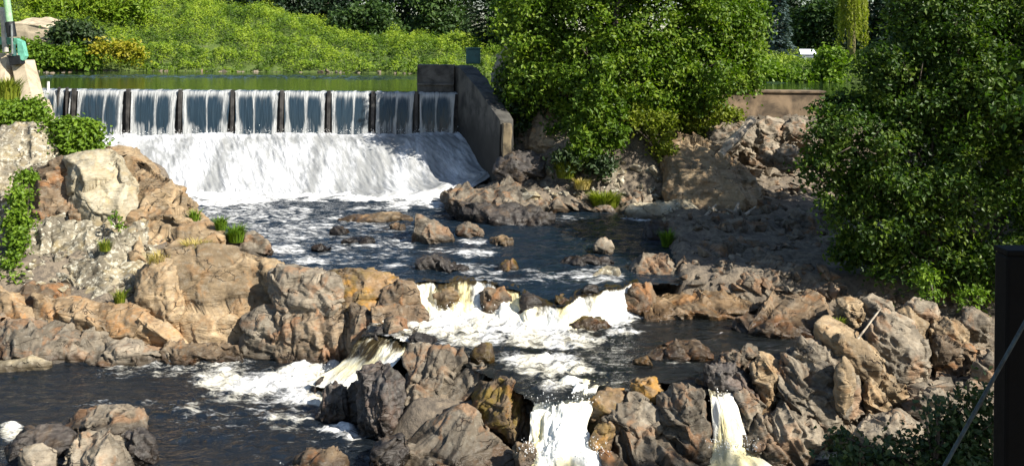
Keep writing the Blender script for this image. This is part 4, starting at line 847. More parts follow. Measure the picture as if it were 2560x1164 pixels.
rubble('rubble', [(1690,600),(1960,590),(2090,690),(2100,740),(1900,730),(1700,720),(1640,640)], 130, .1, .4, RM['grey'], 1)
rubble('rubble', [(1640,540),(2060,500),(2100,620),(1960,610),(1680,610)], 60, .12, .5, RM['grey'], 9)
rubble('rubble', [(2080,730),(2480,720),(2480,1000),(2300,1020),(2120,960),(2150,840)], 420, .08, .42, RM['slab'], 2)
rubble('rubble', [(40,560),(360,560),(560,600),(420,640),(330,740),(60,720)], 320, .06, .3, RM['lichen'], 3)
rubble('rubble', [(1250,400),(1640,400),(1900,500),(1880,540),(1500,540),(1260,500)], 260, .1, .45, RM['lichen'], 4)
rubble('rubble', [(1740,300),(2050,290),(2060,480),(1900,500),(1860,430),(1760,380)], 330, .12, .8, RM['slab'], 5)
rubble('rubble', [(1480,600),(1700,600),(1620,660),(1560,700),(1480,690)], 60, .1, .4, RM['dark'], 6)
rubble('rubble', [(1250,230),(1420,230),(1420,420),(1270,420)], 70, .15, .6, RM['brown'], 7)
rubble('shore_stones', [(80,176),(1050,182),(1050,189),(80,185)], 260, .12, .42, RM['slab'], 8, .5)

# ------------------------------------------------------------------ vegetation
def unit(a): return a / (np.linalg.norm(a, axis=-1, keepdims=True) + 1e-9)
def leaves(name, C, Nn, L, Wd, shade, material, rng, parent=None, stretch=None):
    """one diamond per leaf, folded a little along its midrib"""
    n = len(C); t = unit(rng.normal(size=(n, 3))) if stretch is None else stretch
    t = unit(t - Nn * np.sum(t * Nn, 1, keepdims=True)); b = np.cross(Nn, t)
    L = np.asarray(L).reshape(-1, 1) * np.ones((n, 1)); Wd = np.asarray(Wd).reshape(-1, 1) * np.ones((n, 1))
    a0 = C - t * L * .5; a2 = C + t * L * .5 - Nn * L * .10
    a1 = C + b * Wd * .5 + Nn * Wd * .12 - t * L * .08; a3 = C - b * Wd * .5 + Nn * Wd * .12 - t * L * .08
    V = np.stack([a0, a1, a2, a3], 1).reshape(-1, 3); i = np.arange(n) * 4
    Fc = np.concatenate([np.stack([i, i + 1, i + 2], 1), np.stack([i, i + 2, i + 3], 1)])
    me = np_mesh(name, V, Fc, False, {'shade': np.repeat(shade, 4)})
    o = link(name, me, material, parent)
    if parent is not None: o.matrix_parent_inverse = Matrix.Translation(-Vector(parent.location))
    return o
def lobe_cloud(lobes, nclump, nleaf, sig, rng, shell=.55, flat=.5, droop=.25):
    """lobes: (centre xyz, radii xyz). Clumps sit towards the skin of each lobe; every clump is a flattened spray"""
    w = np.array([r[0] * r[1] + r[0] * r[2] + r[1] * r[2] for _, r in lobes]); w = w / w.sum()
    C, Nn, S = [], [], []
    for (c, r), f in zip(lobes, w):
        sh = rng.random(); k = max(3, int(nclump * f)); d = unit(rng.normal(size=(k, 3))); rad = 1 - (1 - shell) * rng.random(k) ** 1.5
        rad *= 1 + .22 * fbm(d * 2.1 + np.array(c) * .37, 8, 3)
        cc = np.array(c) + d * rad[:, None] * np.array(r); csz = rng.uniform(.6, 1.35, k); cs = rng.random(k)
        m = nleaf; off = rng.normal(size=(k, m, 3)); ax = unit(d * .55 + np.array([0, 0, .75]) + .35 * rng.normal(size=(k, 3)))
        off -= ax[:, None] * np.sum(off * ax[:, None], 2, keepdims=True) * (1 - flat)
        rr = np.linalg.norm(off, axis=2, keepdims=True); off = off * sig * csz[:, None, None]
        off[..., 2] -= droop * sig * (rr[..., 0] ** 2) * .3
        C.append((cc[:, None] + off).reshape(-1, 3))
        nn = unit(ax[:, None] * 1.0 + .75 * rng.normal(size=(k, m, 3)) + d[:, None] * .25); Nn.append(nn.reshape(-1, 3))
        S.append(np.clip(cs[:, None] * .45 + .2 * sh + .38 * rng.random((k, m)), 0, 1).ravel())
    return np.concatenate(C), np.concatenate(Nn), np.concatenate(S)
def sub(lobes, rng, k=11, f=.36):
    out = []
    for c, r in lobes:
        out.append((c, tuple(np.array(r) * .62)))
        for d in unit(rng.normal(size=(k, 3)) + np.array([0, -.15, .12])):
            out.append((np.array(c) + d * np.array(r) * rng.uniform(.6, .92), tuple(np.array(r) * f * rng.uniform(.7, 1.25) * np.array([1, 1, .8]))))
    return out
def limbs(base, lobes, r0, rng, fork=.35, lean=(0, 0)):
    mb = MB(); base = np.array(base, float); top = np.mean([c for c, _ in lobes], 0)
    zt_ = max(c[2] for c, _ in lobes); tr = [base - np.array([0, 0, .4])]
    axis_top = np.array([base[0] * .4 + top[0] * .6 + lean[0], base[1] * .4 + top[1] * .6 + lean[1], zt_])
    for k in range(1, 7):
        t = k / 6; p = base + (axis_top - base) * t + np.append(rng.normal(size=2) * .10 * (axis_top[2] - base[2]) * .25, 0); tr.append(p)
    rr = [r0 * 1.35] + [r0 * (1 - .85 * k / 6) for k in range(1, 7)]; mb.tube(tr, rr, 9)
    for c, r in lobes:
        c = np.array(c); h = np.clip((c[2] - base[2]) / (axis_top[2] - base[2]) - .3, .12, .85); k = min(5, int(h * 6)); s = tr[k] + (tr[k + 1] - tr[k]) * (h * 6 - k)
        m = (s + c) / 2 + np.array([0, 0, -.1 * np.linalg.norm(c - s)]) + rng.normal(size=3) * .15
        q = r0 * (1 - .85 * h) * .62; mb.tube([s, s * .6 + m * .4, m * .55 + c * .45, c], [q, q * .8, q * .55, q * .2], 6)
        for _ in range(4):
            e = c + unit(rng.normal(size=3)) * np.array(r) * .8; mb.tube([m * .4 + c * .6, (c + e) / 2 + rng.normal(size=3) * .1, e], [q * .4, q * .25, q * .08], 4)
    return mb
def plobes(L, Y, ydepth=.9):
    """(px, py, rx, ry[, dY]) in the photograph -> lobes in the world"""
    out = []
    for l in L:
        Yl = Y + (l[4] if len(l) > 4 else 0); k = Yl / F; c = at(l[0], l[1], Yl)
        out.append((c, (l[2] * k, (l[2] + l[3]) * .5 * k * ydepth, l[3] * k)))
    return out
def tree(name, label, cat, group, lobes, base, r0, nclump, nleaf, sig, L, Wd, lm, seed, shell=.55, flat=.5, trunk=True, bk=None, core=0.0):
    rng = np.random.default_rng(seed); root = empty(name, tuple(base), label, cat, group)
    if trunk: limbs(base, lobes, r0, rng).build('trunk', bk or bark, root, smooth=True)
    C, Nn, S = lobe_cloud(sub(lobes, rng), nclump, nleaf, sig, rng, .7, flat)
    sc_ = rng.uniform(.7, 1.25, len(C)); leaves('crown', C, Nn, L * sc_, Wd * sc_, S, LM[lm], rng, root)
    return root
def shrub(name, label, group, lobes, n, sig, L, Wd, lm, seed, cat='shrub', nleaf=26, shell=.4, stems=True, flat=.75):
    rng = np.random.default_rng(seed); b = np.mean([c for c, _ in lobes], 0).copy(); b[2] = min(c[2] - r[2] for c, r in lobes)
    root = empty(name, tuple(b), label, cat, group)
    C, Nn, S = lobe_cloud(lobes, n, nleaf, sig, rng, shell, flat)
    sc_ = rng.uniform(.65, 1.3, len(C)); leaves('foliage', C, Nn, L * sc_, Wd * sc_, S, LM[lm], rng, root)
    if stems:
        mb = MB()
        for c, r in lobes:
            for _ in range(4):
                e = np.array(c) + rng.normal(size=3) * np.array(r) * .45; s = b + rng.normal(size=3) * .02
                mb.tube([s, (s + e) / 2 + rng.normal(size=3) * .06, e], [.03, .022, .008], 5)
        mb.build('stem', bark, root, smooth=True)
    return root

# the great tree on the island
big = [(1340,70,120,110), (1330,190,95,90,-.6), (1480,40,140,100,-.5), (1470,170,120,95,-1.3), (1620,60,150,110,-.8), (1600,200,140,100,-1.6), (1760,60,140,110), (1740,190,150,95,-1.0),
       (1840,120,85,90,.6), (1830,30,90,70,.8), (1860,190,55,45,.4), (1720,245,90,36,-1.2), (1560,-90,220,110), (1760,-80,150,110,1), (1380,-60,150,110,1), (1300,10,60,80,1.2), (1640,-210,200,110,.5), (1430,280,70,60,-.9), (1330,280,60,60,.8), (1570,255,80,40,-1)]
tree('broadleaf_tree', 'large bright green leafy tree on the island, right of the weir', 'tree', None, plobes(big, 39.5, .9), hit(1520, 330), .26, 4200, 26, .24, .20, .125, 'maple', 11, shell=.45, flat=.55)
# young trees and bushes in front of it
yl = [(1508,180,18,36), (1500,225,34,34,-.1), (1470,250,26,30), (1530,265,34,26), (1490,290,48,34,-.1), (1455,320,30,34), (1525,330,46,36,-.2), (1480,360,46,32,-.2), (1440,375,26,24)]
tree('sapling', 'young pointed leafy sapling in front of the large tree', 'sapling', None, plobes(yl, 36.2), hit(1490, 400), .05, 330, 22, .15, .24, .11, 'maple', 12, shell=.2, flat=.6)
shrub('bush', 'green bush with small yellow tips above the great tan boulder', 'bushes on the island', plobes([(1650,310,45,26), (1600,290,34,22), (1660,365,34,14)], 37), 80, .2, .2, .11, 'yellowgreen', 13)
shrub('bush', 'yellow green bush left of the dry concrete wall', 'bushes on the island', plobes([(1740,290,50,36), (1790,275,40,28), (1715,320,40,26), (1760,330,24,22), (1835,290,28,14)], 39), 170, .2, .2, .11, 'yellowgreen', 14)
shrub('bush', 'low dark green bush at the foot of the young sapling', 'bushes on the island', plobes([(1420,395,40,18), (1490,405,50,22)], 36), 70, .2, .2, .11, 'darkbush', 15)
shrub('bush', 'dark overhanging bush behind the concrete wing wall', 'bushes on the island', plobes([(1290,250,40,60), (1300,330,36,50), (1340,230,50,50), (1270,190,24,34)], 40), 190, .25, .22, .13, 'darkbush', 16)

def tuft(name, label, px_, py_, Y, w, h, n, lm, seed, lean=.5, bw=.02, cat='grass tuft', group='grass tufts on the rocks'):
    rng = np.random.default_rng(seed); base = at(px_, py_, Y) if Y else hit(px_, py_); V, Fc, S = [], [], []
    for k in range(n):
        a = rng.uniform(0, 2 * math.pi); r = w * math.sqrt(rng.random()) * .6; s = base + np.array([math.cos(a) * r, math.sin(a) * r * .7, -.08]); hh = h * rng.uniform(.5, 1.1)
        d = np.array([math.cos(a), math.sin(a), 0]) * lean * hh * rng.uniform(.2, 1.1) + np.append(rng.normal(size=2) * .12 * hh, 0); t = np.array([-math.sin(a), math.cos(a), 0]) * bw * rng.uniform(.6, 1.3)
        m = s + d * .35 + np.array([0, 0, hh * .65]); e = s + d + np.array([0, 0, hh * .92]); o = len(V)
        V += [s - t, s + t, m + t * .8, m - t * .8, e]; Fc += [(o, o + 1, o + 2), (o, o + 2, o + 3), (o + 3, o + 2, o + 4)]; S += [rng.random()] * 5
    me = np_mesh(name, np.array(V), np.array(Fc), False, {'shade': np.array(S)}); o = link(name, me, LM[lm]); local(o, me, base); me.update()
    return tag(o, label, cat, group)
tuft('grass_tuft', 'bright green dome of grass on the tan island rock', 1512, 512, 35.2, .85, .62, 900, 'yellowgreen', 31, .8, .022)
tuft('grass_tuft', 'yellow grass tuft left of the bright green dome', 1415, 440, 36.0, .6, .75, 420, 'yellowgreen', 32, .6, .022)
tuft('grass_tuft', 'straw yellow grass between the yellow tuft and the bright green dome', 1455, 468, 35.6, .5, .5, 300, 'straw', 33, .7)
tuft('grass_tuft', 'dark green sedge tuft on the shore rock by the pool', 552, 575, 27.6, .22, .55, 200, 'bush', 34, .5, .018)
tuft('grass_tuft', 'pale green sedge tuft just right of the dark sedge', 590, 598, 27.2, .38, .58, 260, 'bush', 35, .7, .018)
tuft('grass_tuft', 'green tuft at the crest of the tan slope', 487, 560, 28.3, .22, .6, 150, 'bush', 36, .4, .02)
tuft('grass_tuft', 'patch of dry straw grass on the tan slope', 490, 625, 25.6, .65, .42, 420, 'straw', 37, .8, .014)
tuft('grass_tuft', 'thin dry grass above the rounded ochre block', 400, 650, 25.2, .6, .35, 220, 'straw', 38, .8, .012)
tuft('grass_tuft', 'yellow green weeds on the grey shelf by the left edge', 130, 850, 23.6, .22, .3, 120, 'yellowgreen', 39, .7, .016)
tuft('grass_tuft', 'sparse green weeds on the lichen slope', 262, 620, 26.2, .3, .35, 120, 'yellowgreen', 40, .7, .014)
tuft('grass_tuft', 'green weeds in the crack left of the ochre block', 300, 750, 24.6, .25, .4, 140, 'yellowgreen', 41, .6, .014)
tuft('grass_tuft', 'green plant in the shade at the foot of the island', 1668, 610, 29.0, .3, .6, 180, 'bush', 42, .6, .02)
tuft('grass_tuft', 'tiny green tuft on the sloping ledge of the right bank', 2095, 806, 21.4, .25, .2, 160, 'yellowgreen', 43, .8, .014)

# left outcrop greenery
shrub('shrub', 'green leafy shrub on top of the left outcrop near the concrete pier', 'shrubs on the left outcrop', plobes([(30,285,55,28), (75,270,34,24), (10,300,40,20), (95,290,26,18)], 33), 150, .17, .17, .11, 'bush', 51)
shrub('shrub', 'bright green leafy shrub overhanging the edge of the white apron', 'shrubs on the left outcrop', plobes([(150,320,42,26), (200,322,44,26), (175,350,60,28), (225,352,32,26), (235,375,28,10), (190,372,34,14)], 31.5), 220, .17, .17, .11, 'bush', 52)
shrub('creeper', 'green creeper hanging down the rock at the left edge', 'shrubs on the left outcrop', plobes([(58,445,14,22,.7), (48,500,22,34,.3), (45,560,30,36,0), (40,610,22,30,-.3), (32,655,14,26,-.6), (45,700,18,14,-.8), (72,438,14,14,.8)], 26.3, .5), 120, .13, .13, .085, 'bush', 53, cat='creeper')
shrub('shrub', 'small green plant on the face of the cream boulder', 'shrubs on the left outcrop', plobes([(285,540,12,12), (300,560,14,10)], 26.9), 14, .09, .1, .06, 'bush', 54, nleaf=12)
tuft('grass_tuft', 'tall weeds in front of the leaning concrete pier', 15, 250, 37, .9, 1.1, 420, 'yellowgreen', 44, .5, .03)

# far bank: one mass of bright ferns, vines and grass
def ground_cover(name, region, count, L, lm, seed, lift=(.05, .9), patch=None):
    rng = np.random.default_rng(seed); x0, x1, y0, y1 = region
    X, Y = rng.uniform(x0, x1, count), rng.uniform(y0, y1, count); q = fbm(np.stack([X * .55, Y * .55, np.zeros(count)], 1), seed, 4); q2 = fbm(np.stack([X * 1.5, Y * 1.5, np.zeros(count)], 1), seed + 3, 3)
    Z = terrain(X, Y); ok = (Z > 5.9) & (np.abs(X / Y) < .64)
    if patch: ok &= patch(X, Y)
    X, Y, Z, q, q2 = X[ok], Y[ok], Z[ok], q[ok], q2[ok]; n = len(X)
    q3 = fbm(np.stack([X * .28, Y * .28, np.zeros(n)], 1), seed + 7, 2); hgt = np.clip(1.3 * (q + .25) + .8 * np.abs(q2) * 1.4 + 1.2 * np.maximum(q3, 0), .05, 2.6); Z = Z + hgt * rng.random(n) ** .35 * .95
    Nn = unit(np.stack([rng.normal(size=n) * .5 + .25, rng.normal(size=n) * .5 - .4, np.full(n, .9)], 1)); s = rng.uniform(.6, 1.4, n)
    S = np.clip(.48 + .9 * q2 + .7 * q + .3 * rng.normal(size=n) * .6, 0, 1)
    o = leaves(name, np.stack([X, Y, Z], 1), Nn, L * s, L * .42 * s, S, LM[lm], rng); return tag(o, kind='stuff')
ground_cover('undergrowth', (-50, 12, 65.5, 92), 260000, .20, 'bank', 61)
ground_cover('undergrowth', (12, 36, 56, 80), 56000, .21, 'bank', 62)
FB = 'shrubs on the far bank'
shrub('shrub', 'dark green rounded shrub beside the tan concrete abutment across the pond', FB, plobes([(185,85,48,34), (220,95,34,26), (160,78,26,22)], 69), 110, .4, .4, .24, 'darkbush', 63)
shrub('shrub', 'yellow flowering shrub above the stone pile across the pond', FB, plobes([(310,122,34,13), (250,120,22,10), (338,138,18,10)], 68), 60, .35, .3, .2, 'gold', 64)
shrub('shrub', 'bright shrub at the far shore left of the stone pile', FB, plobes([(120,140,60,22), (200,140,40,20), (80,130,24,26)], 68), 150, .4, .38, .22, 'bush', 67)
shrub('shrub', 'bright arching shrub at the top of the far slope on the left', FB, plobes([(150,30,60,34), (240,10,60,30), (330,20,50,30), (110,10,30,40)], 78), 200, .5, .5, .18, 'bank', 68)

# trees behind the far bank
BG = 'trees behind the far bank'
def bgtree(label, L, Y, lm, seed, n=420, name='broadleaf_tree', leaf=.42, cat='tree'):
    lb = plobes(L, Y, 1.0); b = np.mean([c for c, _ in lb], 0).copy(); b[2] = terrain(b[0:1], b[1:2])[0]
    return tree(name, label, cat, BG, lb, b, .3, n, 20, .55, leaf, leaf * .65, lm, seed, shell=.4)
bgtree('dark leafy tree farthest left behind the far bank', [(640,20,70,70), (690,50,60,50), (600,-30,80,60), (700,-20,70,60)], 92, 'forest', 71)
bgtree('dark leafy tree behind the bank, between the leftmost tree and the paler round tree', [(780,10,80,70), (790,60,60,40), (730,20,50,60), (840,0,60,60), (770,-60,90,60)], 94, 'forest', 72)
bgtree('paler green round tree in front of the dark trees behind the bank', [(930,50,70,45), (900,75,50,32), (970,80,45,30), (940,95,60,22), (860,60,34,34)], 84, 'forestlit', 73)
bgtree('tall dark leafy tree behind the paler round tree', [(960,-10,80,60), (1020,40,50,70), (900,-30,70,50), (1010,-60,80,60)], 95, 'forest', 74)
bgtree('mid green leafy tree left of the conifer', [(1100,30,60,50), (1090,75,56,38), (1140,70,40,40), (1070,0,60,50), (1120,-50,70,60)], 90, 'forestlit', 75)
bgtree('bright leafy tree partly hidden behind the large island tree', [(1280,30,50,50), (1300,80,50,40), (1330,-10,60,50)], 76, 'forestlit', 76)
bgtree('dark tree at the top of the far slope on the left', [(530,-20,90,30), (440,-30,70,30), (600,-40,80,40)], 96, 'forest', 77, 260)
bgtree('dark tree behind the far slope above the concrete abutment', [(250,-50,110,40), (330,-70,90,50)], 98, 'forest', 78, 260)
bgtree('grey green tree to the right of the bluish spruce', [(2040,60,60,60), (2010,100,44,40), (2070,100,40,36), (2060,20,44,40)], 88, 'forestlit', 79)
bgtree('dark tree behind the willow on the right', [(2200,40,90,80), (2280,60,80,80), (2180,120,60,40)], 82, 'forest', 80)
bgtree('dark tall tree in the gap right of the island tree', [(1960,-10,40,50), (1990,60,34,50), (1975,120,36,40), (2010,130,40,40)], 92, 'forest', 81)

def conifer(label, px_, py_top, py_base, half, Y, lm, seed, group=BG):
    rng = np.random.default_rng(seed); b = at(px_, py_base, Y); t = at(px_, py_top, Y); H = t[2] - b[2]; Rr = half / F * Y
    root = empty('conifer', tuple(b), label, 'conifer', group); mb = MB().tube([b, (b + t) / 2, t], [.22, .13, .03], 8); C, S, T_ = [], [], []
    lev = int(H / .42)
    for k in range(lev):
        f = k / lev; z = b[2] + H * (.04 + .95 * f); R0 = Rr * (1 - f) ** .8 + .15
        for j in range(9):
            a = rng.uniform(0, 6.283); R1 = R0 * rng.uniform(.65, 1.1); tip = np.array([b[0] + math.cos(a) * R1, b[1] + math.sin(a) * R1, z - .28 * R1]); s = np.array([b[0], b[1], z])
            if j < 3: mb.tube([s, (s + tip) / 2 + np.array([0, 0, .06]), tip], [.035, .025, .01], 4)
            m = int(10 + 16 * R1); u = rng.random(m) ** .7; d = unit(tip - s); w = np.cross(d, (0, 0, 1)); p = s + (tip - s) * u[:, None] + w * (rng.normal(size=m) * .22 * R1 * (1 - .6 * u))[:, None]
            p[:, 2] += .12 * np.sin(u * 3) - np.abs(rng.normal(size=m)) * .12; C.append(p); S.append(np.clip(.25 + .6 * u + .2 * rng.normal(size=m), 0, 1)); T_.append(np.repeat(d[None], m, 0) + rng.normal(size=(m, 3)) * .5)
    C, S, T_ = np.concatenate(C), np.concatenate(S), np.concatenate(T_); n = len(C)
    mb.build('trunk', bark, root, smooth=True)
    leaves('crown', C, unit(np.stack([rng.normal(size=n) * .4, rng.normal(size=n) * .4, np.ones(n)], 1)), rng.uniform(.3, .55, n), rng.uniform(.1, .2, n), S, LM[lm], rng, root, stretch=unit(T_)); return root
conifer('dark spruce with level drooping branches left of the island tree', 1225, -190, 135, 85, 80, 'needle', 82)
conifer('dark slim spruce between the mid green tree and the branching spruce', 1165, -160, 110, 55, 96, 'needle', 83)
conifer('bluish spruce seen past the right side of the island tree', 1950, -60, 160, 42, 80, 'bluespruce', 84)
conifer('tall dark spruce behind the bluish spruce', 1925, -260, 130, 70, 98, 'needle', 85)

# weeping willow on the right
rng = np.random.default_rng(86); wb = at(2128, 128, 74); wroot = empty('willow', tuple(wb), 'pale yellow green weeping willow behind the right tree', 'willow', BG)
wt = at(2135, -150, 74); MB().tube([wb - np.array([0, 0, .6]), wb * .5 + wt * .5, wt], [.35, .25, .1], 8).build('trunk', simple_mat('willow_bark', (.30, .25, .12), .9), wroot, smooth=True)
C, S = [], []
for k in range(150):
    a, r = rng.uniform(0, 6.283), 1.25 * math.sqrt(rng.random()); zt1 = wt[2] + rng.uniform(-4, 1.5) ; ln = rng.uniform(3.5, 8); m = 60; u = np.linspace(0, 1, m)
    p = np.stack([wb[0] + math.cos(a) * r * (.7 + .4 * np.sqrt(u)) + rng.normal(size=m) * .05, wb[1] + math.sin(a) * r * (.7 + .4 * np.sqrt(u)) + rng.normal(size=m) * .05, np.maximum(zt1 - ln * u, wb[2] + .2 + 2.6 * rng.random() ** 1.5)], 1); C.append(p); S.append(np.clip(rng.random() * .6 + .4 * rng.random(m), 0, 1))
C = np.concatenate(C); n = len(C); leaves('crown', C, unit(rng.normal(size=(n, 3)) + np.array([0, -.4, .3])), .34, .10, np.concatenate(S), LM['willow'], rng, wroot, stretch=unit(np.array([0, 0, -1.0]) + .4 * rng.normal(size=(n, 3))))

# the dark tree over the right bank, its neighbours out to the right
rt = [(2350,70,160,110), (2290,20,110,80,.6), (2225,190,90,80,.2), (2290,220,150,110,-.5), (2120,270,80,70), (2080,330,70,60,-.3), (2070,420,66,70,-.4), (2170,380,130,100,-.8), (2300,400,160,120,-.8), (2130,500,90,70,-.6), (2240,540,150,90,-.8),
      (2420,260,170,150,-.6), (2460,90,160,130,.2), (2400,500,170,130,-.9), (2190,630,90,60,-.6), (2320,650,140,70,-1.0), (2480,630,130,90,-.8), (2540,420,130,170), (2600,150,170,200,.8), (2640,600,150,150,.3), (2430,715,70,30,-1.0), (2120,620,50,40,0),
      (2400,-80,260,130,1), (2600,-120,200,140,1.5)]
tree('shade_tree', 'large dark leafy tree filling the right of the picture', 'tree', None, plobes(rt, 24.8, .8), hit(2440, 745), .22, 3600, 32, .17, .135, .085, 'darktree', 91, shell=.35, flat=.6)
def offtree(x, y, zc, r, seed, n=420):
    z0 = terrain(np.array([x]), np.array([y]))[0]; rr = np.random.default_rng(seed)
    lb = [((x + rr.normal() * r * .45, y + rr.normal() * r * .4, zc + rr.normal() * r * .4), (r * .65, r * .65, r * .55)) for _ in range(9)]
    tree('shade_tree', 'leafy tree standing outside the view to the right, throwing shade on the bank', 'tree', 'trees out of view on the right bank', lb, (x, y, z0), .25, n, 24, .35, .24, .16, 'darktree', seed)
offtree(20.5, 24.5, 9.0, 4.6, 92, 700); offtree(18.5, 26.5, 8.2, 3.6, 94, 700)
offtree(25.5, 21.0, 11.0, 4.4, 93, 500); offtree(17.0, 30.6, 8.2, 4.0, 88, 1000)
offtree(17.0, 7.0, 9.5, 3.6, 95, 800); offtree(8.3, -.8, 12.8, 3.6, 96, 1300)  # both unseen, added to shade the corner shrub and the near post

# shaded shrubs at the bottom right and on the right bank
shrub('shrub', 'dark shaded leafy branches low in the bottom right corner', 'shrubs on the right bank', plobes([(2170,1140,100,30), (2290,1135,90,30), (2380,1075,70,50), (2340,1020,40,14), (2440,1000,50,34), (2110,1100,40,12), (2430,1130,90,60), (2450,1060,50,50), (2400,1150,80,40)], 14.6), 170, .17, .12, .08, 'darkbush', 97, nleaf=22)
shrub('shrub', 'small bright green shrub in the sun under the right tree', 'shrubs on the right bank', plobes([(2318,705,14,34), (2325,730,16,16)], 22.2), 16, .13, .12, .07, 'bush', 98)
shrub('shrub', 'bright green sprig beside the steel post and the jagged rock', 'shrubs on the right bank', plobes([(2440,738,22,12), (2410,748,14,8)], 22), 12, .13, .12, .07, 'bush', 99)
shrub('shrub', 'bright bank shrub across the water, in front of the parked car', FB, plobes([(1940,190,40,14), (1990,200,50,18), (2060,195,40,24), (2080,150,34,36)], 62), 130, .35, .34, .2, 'bush', 100)
shrub('shrub', 'yellow green shrub beside the island tree, across the water', FB, plobes([(1895,185,40,20), (1920,165,30,14)], 64), 70, .3, .3, .2, 'bush', 101)

# ------------------------------------------------------------------ built things
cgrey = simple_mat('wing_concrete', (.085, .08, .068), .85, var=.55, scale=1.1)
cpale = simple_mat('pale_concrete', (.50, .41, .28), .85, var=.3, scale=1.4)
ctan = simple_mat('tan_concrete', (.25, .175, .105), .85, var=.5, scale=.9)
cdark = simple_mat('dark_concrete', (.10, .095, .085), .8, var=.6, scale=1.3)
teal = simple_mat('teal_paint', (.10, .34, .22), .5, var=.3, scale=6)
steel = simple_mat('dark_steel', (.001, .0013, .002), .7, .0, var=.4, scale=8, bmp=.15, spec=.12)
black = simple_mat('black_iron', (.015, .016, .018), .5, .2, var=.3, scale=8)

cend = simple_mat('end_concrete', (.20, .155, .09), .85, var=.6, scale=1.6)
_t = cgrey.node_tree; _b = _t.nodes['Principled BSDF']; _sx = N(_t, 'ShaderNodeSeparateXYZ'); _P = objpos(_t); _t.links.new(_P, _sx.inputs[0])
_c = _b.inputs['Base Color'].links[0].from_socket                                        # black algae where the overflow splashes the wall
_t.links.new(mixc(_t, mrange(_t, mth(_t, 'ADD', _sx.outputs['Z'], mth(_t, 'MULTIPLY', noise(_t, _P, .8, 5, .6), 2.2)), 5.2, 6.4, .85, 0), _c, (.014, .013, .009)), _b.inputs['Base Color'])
# concrete wing wall beside the weir
A0, B0 = at(1132, 165, 44.6), at(1249, 300, 37.4); d = (B0 - A0) * np.array([1, 1, 0]); d /= np.linalg.norm(d); nr = np.array([-d[1], d[0], 0]); nr = nr if nr[0] > 0 else -nr
ww = empty('wing_wall', (A0[0], A0[1], 1.8), 'sloping concrete wing wall with a shaded face at the right end of the weir', 'concrete wall', None)
pf = [A0 - d * .1, A0 + d * 1.2 + np.array([0, 0, -.02]), A0 + (B0 - A0) * .55 + np.array([0, 0, .28]), B0, B0 + np.array([0, 0, -3.6]), np.array([A0[0], A0[1], 1.2])]
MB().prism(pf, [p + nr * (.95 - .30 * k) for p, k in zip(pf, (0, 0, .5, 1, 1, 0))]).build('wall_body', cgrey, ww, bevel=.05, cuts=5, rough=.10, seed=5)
for k, (q, wd_, hh) in enumerate(((B0 + np.array([.30, -.12, -.85]), .62, 1.5), (B0 + np.array([.22, -.22, -2.4]), .58, 1.6))):
    MB().box(q, (wd_ * .62, .4, hh), .2).build('end_block', cend, ww, bevel=.06, cuts=3, rough=.08, seed=k)
ab = at(1092, 200, 44.3); abt = empty('abutment', (ab[0], ab[1], 5.9), 'dark concrete block standing on the weir crest beside the wing wall', 'concrete block', None)
x0, x1 = at(1043, 200, 44.2)[0], at(1136, 200, 44.2)[0]; zt1, zb1 = at(1090, 162, 44.2)[2], 5.3
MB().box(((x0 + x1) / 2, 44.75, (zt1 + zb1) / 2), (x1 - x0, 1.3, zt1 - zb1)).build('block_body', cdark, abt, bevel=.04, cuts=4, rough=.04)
MB().box(((x0 + x1) / 2, 44.02, at(1090, 211, 44)[2]), (x1 - x0, .14, .10)).build('block_ledge', cdark, abt, bevel=.02)
# teal valve cabinet on the wall
vb = at(1183, 160, 45.0); vr = empty('valve_cabinet', tuple(vb), 'small teal metal cabinet on top of the wing wall', 'cabinet', None)
MB().box(vb + np.array([0, 0, .38]), (.72, .5, .76)).build('cabinet_body', simple_mat('teal_dark', (.03, .13, .13), .5), vr, bevel=.06)
MB().box(vb + np.array([0, 0, .80]), (.82, .6, .08)).build('lid', simple_mat('teal_lid', (.04, .16, .15), .5), vr, bevel=.02)

# dry concrete wall to the right of the island
x0, x1 = at(1790, 260, 44.7)[0], at(2060, 260, 44.7)[0]; z1 = at(1900, 231, 44.7)[2]; z0 = at(1900, 320, 44.7)[2]
dw = empty('dam_wall', ((x0 + x1) / 2, 44.9, z0), 'dry tan concrete dam wall between the island tree and the right tree', 'concrete wall', None)
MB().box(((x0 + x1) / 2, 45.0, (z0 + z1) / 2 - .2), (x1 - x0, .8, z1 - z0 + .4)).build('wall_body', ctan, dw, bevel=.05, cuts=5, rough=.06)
MB().box(((x0 + x1) / 2, 44.98, z1 + .05), (x1 - x0 + .1, .95, .12)).build('coping', ctan, dw, bevel=.03)

# drift wood
wood = simple_mat('drift_wood', (.52, .43, .32), .8, var=.45, scale=4)
def log(name, label, a, b, r0, r1, seed, group='drift wood on the rocks', flat=1.0, cat='log', m=None, sides=12, rg=.04):
    rng = np.random.default_rng(seed); a, b = np.array(a), np.array(b); n = 9; pts = [a + (b - a) * t + rng.normal(size=3) * .05 * r0 for t in np.linspace(0, 1, n)]
    mb = MB(); mb.tube(pts, [(r0 + (r1 - r0) * t) * rng.uniform(.88, 1.12) for t in np.linspace(0, 1, n)], sides)
    o = mb.build(name, m or wood, None, smooth=False, rough=rg * r0 / .12, cuts=2 if r0 > .1 else 0, seed=seed); c = (a + b) / 2; local(o, o.data, c); o.data.update(); return tag(o, label, cat, group)
log('drift_plank', 'grey drift plank leaning across the pale slab near the dry dam wall', at(1800, 388, 35.6), at(1882, 300, 36.6), .20, .16, 1, sides=6, rg=.06)
log('drift_stick', 'thin bare stick leaning on the ribbed grey boulder', at(2142, 850, 18.9), at(2202, 770, 19.5), .028, .018, 3, cat='stick')
